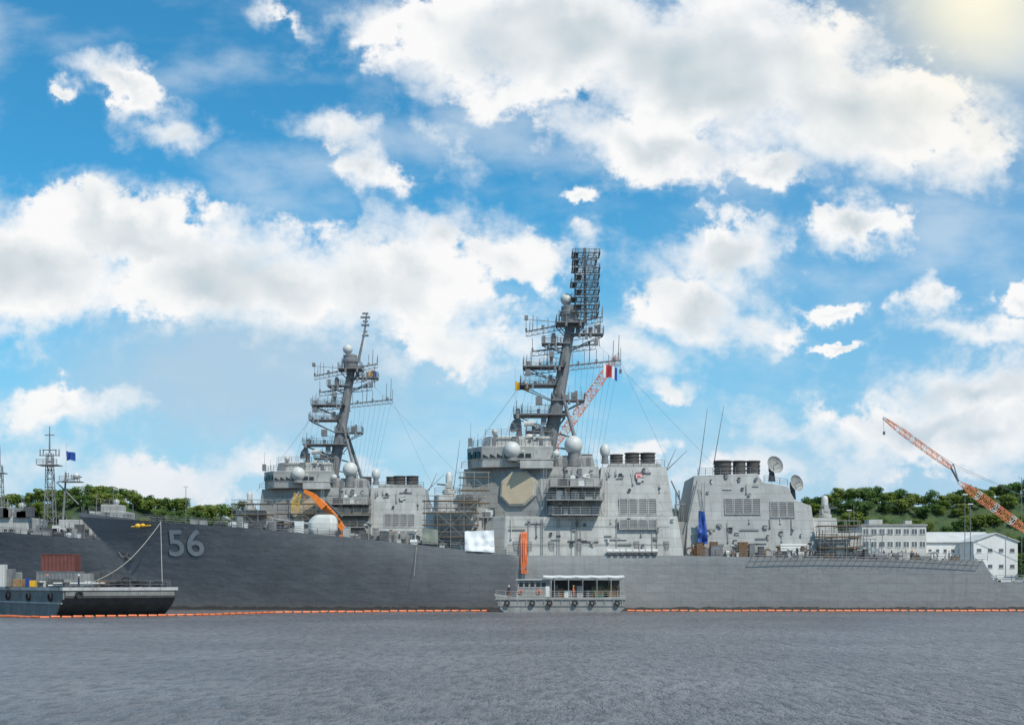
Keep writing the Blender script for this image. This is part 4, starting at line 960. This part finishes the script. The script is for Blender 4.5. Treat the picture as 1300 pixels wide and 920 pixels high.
PM=[person_mesh('coverall_body',NAVY,0),person_mesh('work_body',pm('grey_work_clothes',(.12,.13,.12),.8),1),person_mesh('vest_body',pm('orange_vest_cloth',(.7,.15,.03),.8),1)]
HM=[WHT,AMB,YEL]
def person(label,px,d,z,k,rot):
    x=X(px,d); T=thing('person',label,'person',(x,d,z),'people working on the ships and boats'); o=bpy.data.objects.new('body',PM[k]); place(o,(x,d,z),T); 
    g=G(); g.lathe((x,d-.01,z+1.70),[(.15,0),(.125,.03),(.115,.09),(.06,.14),(.01,.15)],12); g.obj('hard_hat',HM[k],T); T.rotation_euler=(0,0,rot)
LB=['person in navy coveralls and white hard hat standing','person in grey work clothes and amber hard hat stepping','person in orange work vest and yellow hard hat walking']
for px,d,z,k in ((500,202.5,0,1),(507,203,0,0),(346,204,0,0),(1122,205,0,0),(1150,206,0,1),(1158,205.5,0,2),(1205,207,0,1),(880,201.3,0,2),(1012,201,0,0),(1085,201,0,1),(1132,204,0,0)):
    person(LB[k],px,d,dz(X(px,d))-.05,k,random.uniform(-2,2))
person(LB[0],711,200.4,Z(653,201),0,.3); person(LB[1],718,200.3,Z(634,201),1,1.)
person(LB[0],646,193.5,Z(758,192),0,.5); person(LB[2],728,192.9,Z(758,192),2,1.2); person(LB[1],60,168,3.77,1,.8); person(LB[0],100,171,3.77,0,2.)
# ---------------------------------------------------------------- land
RL=[(-240,627),(-179,630),(-165,624),(-145,619),(-137,620),(-124,631),(-107,641),(-96,645),(-60,652),(30,652),(52,640),(60,646),(100,640),(108,627),(120,621),(135,625),(150,631),(160,623),(172,615),(182,609),(260,600)]
def ridge(x): return Z(interp(x,RL),440.)-4.5
def hz(x,y):
    t=cl((y-388)/46.); t=t*t*(3-2*t); r=ridge(x*440./max(y,400.) if y<440 else x)
    return 2.5+max(0,r-2.5)*t+noise.noise(Vector((x*.05,y*.05,0)))*.8*t+(max(0,y-440)*.02)
g=G(); nx,ny=120,30; vs=[(lerp(-420,420,i/nx),lerp(386,640,j/ny),hz(lerp(-420,420,i/nx),lerp(386,640,j/ny))) for j in range(ny+1) for i in range(nx+1)]
g.add(vs,[(j*(nx+1)+i,j*(nx+1)+i+1,(j+1)*(nx+1)+i+1,(j+1)*(nx+1)+i) for j in range(ny) for i in range(nx)])
HM_=pm('hill_undergrowth',(.035,.065,.02),.9,.5,.5,col2=(.06,.09,.03),c2s=.3); o=g.obj('hill',HM_); o['kind']='structure'
g=G(); g.box(-500,500,335,387,-3,2.5); o=g.obj('quay',CONC,smooth=False); o['kind']='structure'
def leafmat(name,c1,c2,c3):
    m=bpy.data.materials.new(name); m.use_nodes=True; nt=m.node_tree; b=NB(nt); p=nt.nodes['Principled BSDF']
    pos=b.n('ShaderNodeNewGeometry').outputs['Position']; oi=b.n('ShaderNodeObjectInfo').outputs['Random']
    c=b.mix(b.mr(b.noise(pos,.45,3.,.6),.38,.62),c1,c2); c=b.mix(b.m('MULTIPLY',oi,.6),c,c3); nt.links.new(c,p.inputs['Base Color']); p.inputs['Roughness'].default_value=.75
    p.inputs['Specular IOR Level'].default_value=.15
    return m
LM=[leafmat('broadleaf_foliage',(.045,.09,.012),(.125,.17,.028),(.17,.19,.04)),leafmat('dark_foliage',(.025,.062,.015),(.06,.11,.025),(.09,.14,.03))]
def tree_meshes(seed,h,rad,mat):
    R=random.Random(seed); vs=[];fs=[]
    lobes=[]
    for i in range(16):
        a=R.uniform(0,6.28); k=R.uniform(0,.85); zz=R.uniform(.2,.88)*h; rr=rad*(1-abs(zz/h-.45)*.8); lobes.append((math.cos(a)*rr*k,math.sin(a)*rr*k,zz,R.uniform(.26,.44)*rad))
    for lx,ly,lz,lr in lobes:
        for i in range(90):
            d=Vector((R.gauss(0,1),R.gauss(0,1),R.gauss(0,1)+.25)).normalized(); c=Vector((lx,ly,lz))+Vector((d.x,d.y,d.z*.75))*lr*R.uniform(.7,1.12)
            n=(d+Vector((R.uniform(-.7,.7),R.uniform(-.9,.3),R.uniform(-.3,.9)))).normalized(); u=n.orthogonal().normalized(); w=n.cross(u); s_=R.uniform(.2,.42); t=R.uniform(0,6.28); u,w=u*math.cos(t)+w*math.sin(t),w*math.cos(t)-u*math.sin(t)
            b_=len(vs); vs+=[c+u*s_,c+w*s_*.7,c-u*s_,c-w*s_*.7]; fs.append((b_,b_+1,b_+2,b_+3))
    me=bpy.data.meshes.new('crown'); me.from_pydata([tuple(v) for v in vs],[],fs); me.materials.append(mat)
    g=G(); g.tube((0,0,-1),(0,0,h*.35),.28,.2,7); g.tube((0,0,h*.35),(.2,.1,h*.75),.2,.07,6)
    for lx,ly,lz,lr in lobes[:6]: g.tube((0,0,h*.3),(lx*.8,ly*.8,lz),.12,.04,5)
    mt=bpy.data.meshes.new('trunk'); mt.from_pydata(g.v,[],g.f); mt.materials.append(BARK); return me,mt
TM=[tree_meshes(i,7.+i%3,4.+.4*(i%2),LM[i%2 if i!=2 else 0]) for i in range(7)]
def tree(x,y,s,k):
    z=hz(x,y)-.6; T=thing('tree',('bushy bright green' if k%2==0 else 'dense dark green')+' broadleaf tree on the wooded hill','tree',(x,y,z),'trees on the wooded hill')
    for nm,me in (('crown',TM[k][0]),('trunk',TM[k][1])):
        o=bpy.data.objects.new(nm,me); place(o,(x,y,z),T)
    T.scale=(s,s,s*random.uniform(.75,.95)); T.rotation_euler=(0,0,random.uniform(-.6,.6))
for y in (400,408,416,424,432,440):
    for lo_,hi in ((-22,340),(840,884),(1024,1322)):
        x=X(lo_,y)+random.uniform(-3,0)
        while x<X(hi,y):
            tree(x+random.uniform(-1,1),y+random.uniform(-3,3),random.uniform(.62,.98),random.randrange(7)); x+=random.uniform(3.7,4.9)
# ---------------------------------------------------------------- buildings
def office(label,px0,px1,pyt,d,dep,mat,rows,cols,base=2.5,roofm=CONC):
    x0,x1=X(px0,d),X(px1,d); zt=Z(pyt,d); T=thing('office_building',label,'building',((x0+x1)/2,d+dep/2,base))
    g=G(); g.box(x0,x1,d,d+dep,base,zt); g.obj('wall',mat,T,smooth=False)
    g=G(); g.box(x0-.3,x1+.3,d-.3,d+dep+.3,zt,zt+.5); g.obj('roof',roofm,T,smooth=False)
    sh=(zt-base)/rows; sw=(x1-x0)/cols
    for r in range(rows):
        for c in range(cols):
            cx=x0+(c+.5)*sw; z=base+r*sh+sh*.32; W=thing2('window',T,(cx,d,z)); g=G(); g.box(cx-sw*.33,cx+sw*.33,d-.04,d+.1,z,z+sh*.42); g.obj('glass',BGL,W,smooth=False)
            g=G(); w=sw*.33
            g.box(cx-w-.1,cx-w,d-.1,d+.05,z-.1,z+sh*.42+.1); g.box(cx+w,cx+w+.1,d-.1,d+.05,z-.1,z+sh*.42+.1); g.box(cx-w,cx+w,d-.1,d+.05,z+sh*.42,z+sh*.42+.1); g.box(cx-w,cx+w,d-.14,d+.05,z-.1,z); g.box(cx-.05,cx+.05,d-.1,d-.041,z,z+sh*.42); g.obj('frame',WALLW,W,smooth=False)
    return T,x0,x1,zt
T,x0,x1,zt=office('beige-grey concrete office block with rows of windows',1094,1176,667,372,14,WALLG,5,8)
g=G(); g.box(x0+3,x0+7,375,380,zt+.5,zt+2.0); g.obj('stair_house',SUP,T,smooth=False)
g=G(); g.cbox((x1-4,377,zt+.5),2,2,1.2); g.obj('roof_tank',SUP,T,smooth=False)
def shed(label,px0,px1,pye,pyr,d,dep,gable=False,rows=2,cols=6,name='warehouse'):
    x0,x1=X(px0,d),X(px1,d); ze,zr=Z(pye,d),Z(pyr,d); b0=2.5; T=thing(name,label,'warehouse',((x0+x1)/2,d+dep/2,b0)); g=G()
    if gable:
        xm=(x0+x1)/2; g.loft([[(x0,y,b0),(x1,y,b0),(x1,y,ze),(xm,y,zr),(x0,y,ze)] for y in (d,d+dep)]); g.obj('wall',WALLW,T,smooth=False)
        g=G(); 
        for a,b_ in ((x0-.5,xm),(xm,x1+.5)):
            za=ze-.25 if a<xm-.1 else zr; zb_=zr if b_==xm else ze-.25; g.hexa([(a,d-.4,za+.05),(b_,d-.4,zb_+.05),(b_,d+dep+.4,zb_+.05),(a,d+dep+.4,za+.05)],[(a,d-.4,za+.3),(b_,d-.4,zb_+.3),(b_,d+dep+.4,zb_+.3),(a,d+dep+.4,za+.3)])
        g.obj('roof',ROOF,T,smooth=False)
    else:
        ym=d+dep/2; g.loft([[(x,d,b0),(x,d+dep,b0),(x,d+dep,ze),(x,ym,zr),(x,d,ze)] for x in (x0,x1)]); g.obj('wall',WALLW,T,smooth=False)
        g=G(); g.hexa([(x0-.4,d-.5,ze-.1),(x1+.4,d-.5,ze-.1),(x1+.4,ym,zr+.05),(x0-.4,ym,zr+.05)],[(x0-.4,d-.5,ze+.15),(x1+.4,d-.5,ze+.15),(x1+.4,ym,zr+.3),(x0-.4,ym,zr+.3)]); 
        for i in range(24): x=lerp(x0,x1,i/23); g.tube((x,d-.5,ze+.17),(x,ym,zr+.32),.06,n=4)
        g.obj('roof',ROOF,T,smooth=False)
    for r in range(rows):
        for c in range(cols):
            cx=lerp(x0,x1,(c+.5)/cols); z=lerp(b0,ze,(r+.35)/rows); w=(x1-x0)/cols*.2; h=(ze-b0)/rows*.2; g=G(); g.box(cx-w,cx+w,d-.06,d+.05,z,z+h); g.box(cx-w-.12,cx+w+.12,d-.16,d+.05,z-.14,z-.005,1); g.obj('window',[BGL,ROOF],T,smooth=False)
    return T
shed('long white warehouse with pale grey metal roof',1176,1262,688,675,376,16,False,3,9)
shed('white gabled warehouse with small windows',1236,1292,687,677,364,24,True,3,4)
office('small grey concrete building beside the trees',1052,1078,686,380,8,WALLG,3,3)
T=thing('quay_fence','grey metal fence along the edge of the quay','fence',(X(1280,345),345,2.5)); g=G(); g.rail([(X(1200,345),345,2.5),(X(1340,345),345,2.5)],2.,2.5,.05); g.obj('fence_panels',SUP2,T)
for px,w,h,m_ in ((1262,3.,2.6,SUP2),(1276,4.5,3.0,GUNM),(1292,3.5,2.4,WALLG),(1306,4,3.2,SUP)):
    T=thing('site_cabin','small grey site cabin standing on the quay','cabin',(X(px,350),350,2.5),'site cabins on the quay'); x=X(px,350)
    g=G(); g.box(x-w/2,x+w/2,349,352,2.5,2.5+h); g.obj('wall',m_,T,smooth=False); g=G(); g.box(x-w/2-.1,x+w/2+.1,348.9,352.1,2.5+h,2.7+h); g.obj('roof',ROOF,T,smooth=False); g=G(); g.box(x-w/4,x+w/6,348.93,349.05,3.6,4.6); g.obj('window',GLS,T,smooth=False)
for px,py,d in ((1225,628,350),(1232,640,365),(1297,606,360),(236,618,380),(1078,648,352)):
    T=thing('light_pole','tall slim metal light pole on the quay','light pole',(X(px,d),d,2.5),'light poles on the quay'); g=G(); g.tube((X(px,d),d,2.5),(X(px,d),d,Z(py,d)),.16,.08,8); g.obj('pole',MASTM,T); g=G(); z=Z(py,d); g.box(X(px,d)-.7,X(px,d)+.7,d-.3,d+.3,z,z+.25); g.obj('lamp',WHT,T,smooth=False)
# ---------------------------------------------------------------- cranes
def crane(label,segs,d,house=True):
    b0=segs[0][0]; T=thing('lattice_crane',label,'crane',(X(b0[0],d),d,2.5),'lattice boom cranes')
    for (bs,tp_,w,n) in segs:
        g=G(); g.lattice(V(*bs,d),V(*tp_,d),w*.6,w*.35,n,w*.035+.03,[0,0,1]*(n//5),w); g.obj('boom',[ORGR,WHT],T)
    x=X(b0[0],d); zb=Z(b0[1],d); lo=9. if not house else zb-2
    xo=0 if not house else 3.
    g=G(); g.box(x-1+xo,x+8+xo,d-2.4,d+2.4,4.4,lo); g.box(x+6+xo,x+9+xo,d-2.5,d+2.5,4.6,lo+.5,1); g.obj('machinery_house',[SUP2,DKG],T,smooth=False,bevel=.08)
    if not house: g=G(); g.lattice((x,d,lo-.5),(x,d,zb),2.2,1.8,12,.1); g.obj('tower',ORGR,T)
    else: g=G(); g.tube((x,d,zb),(x+3+xo,d,lo-1),.4,.4,8); g.obj('boom_foot',SUP2,T)
    for i in (-2.2,2.2): g=G(); g.box(x-3+xo,x+7+xo,d+i-.6,d+i+.6,2.5,3.9); g.obj('crawler_track',DKG,T,smooth=False,bevel=.3)
    g=G(); g.tube((x+2+xo,d,3.9),(x+2+xo,d,4.45),1.4,1.4,14); g.obj('slewing_ring',DKG,T)
    tp=V(*segs[-1][1],d); g=G()
    if len(segs)>1:
        j=Vector(V(*segs[0][1],d)); k=Vector(V(*segs[1][0],d)); g.tube(j,k,.3); top=j+Vector((-1.5,0,5.)); g.tube(j,top,.14); g.tube(k,top,.12)
        g.tube(top,tp,.045); g.tube(top,(x+10,d,zb+5),.045); g.tube(j.lerp(Vector(tp),.3)+Vector((0,0,1.)),(x+10,d,zb+5),.04)
        g.tube((x+4,d,zb-2),(x+10,d,zb+5),.2); g.tube((x+10,d,lo-.5),(x+10,d,zb+5),.2)
    g.tube(tp,(tp[0]+.3,d,tp[2]-4),.045); g.cbox((tp[0]+.3,d,tp[2]-4.8),.55,.55,.9)
    g.obj('pendant_cables',WIRE,T); return T
crane('orange and white lattice boom crane standing on the quay',[((1304,674),(1217,611),2.1,20),((1207,593),(1121,530),1.45,25)],355)
crane('red and white lattice crane boom rising beyond the masts',[((704,566),(786,448),1.9,30)],300,False)
print('objects',len(bpy.data.objects))
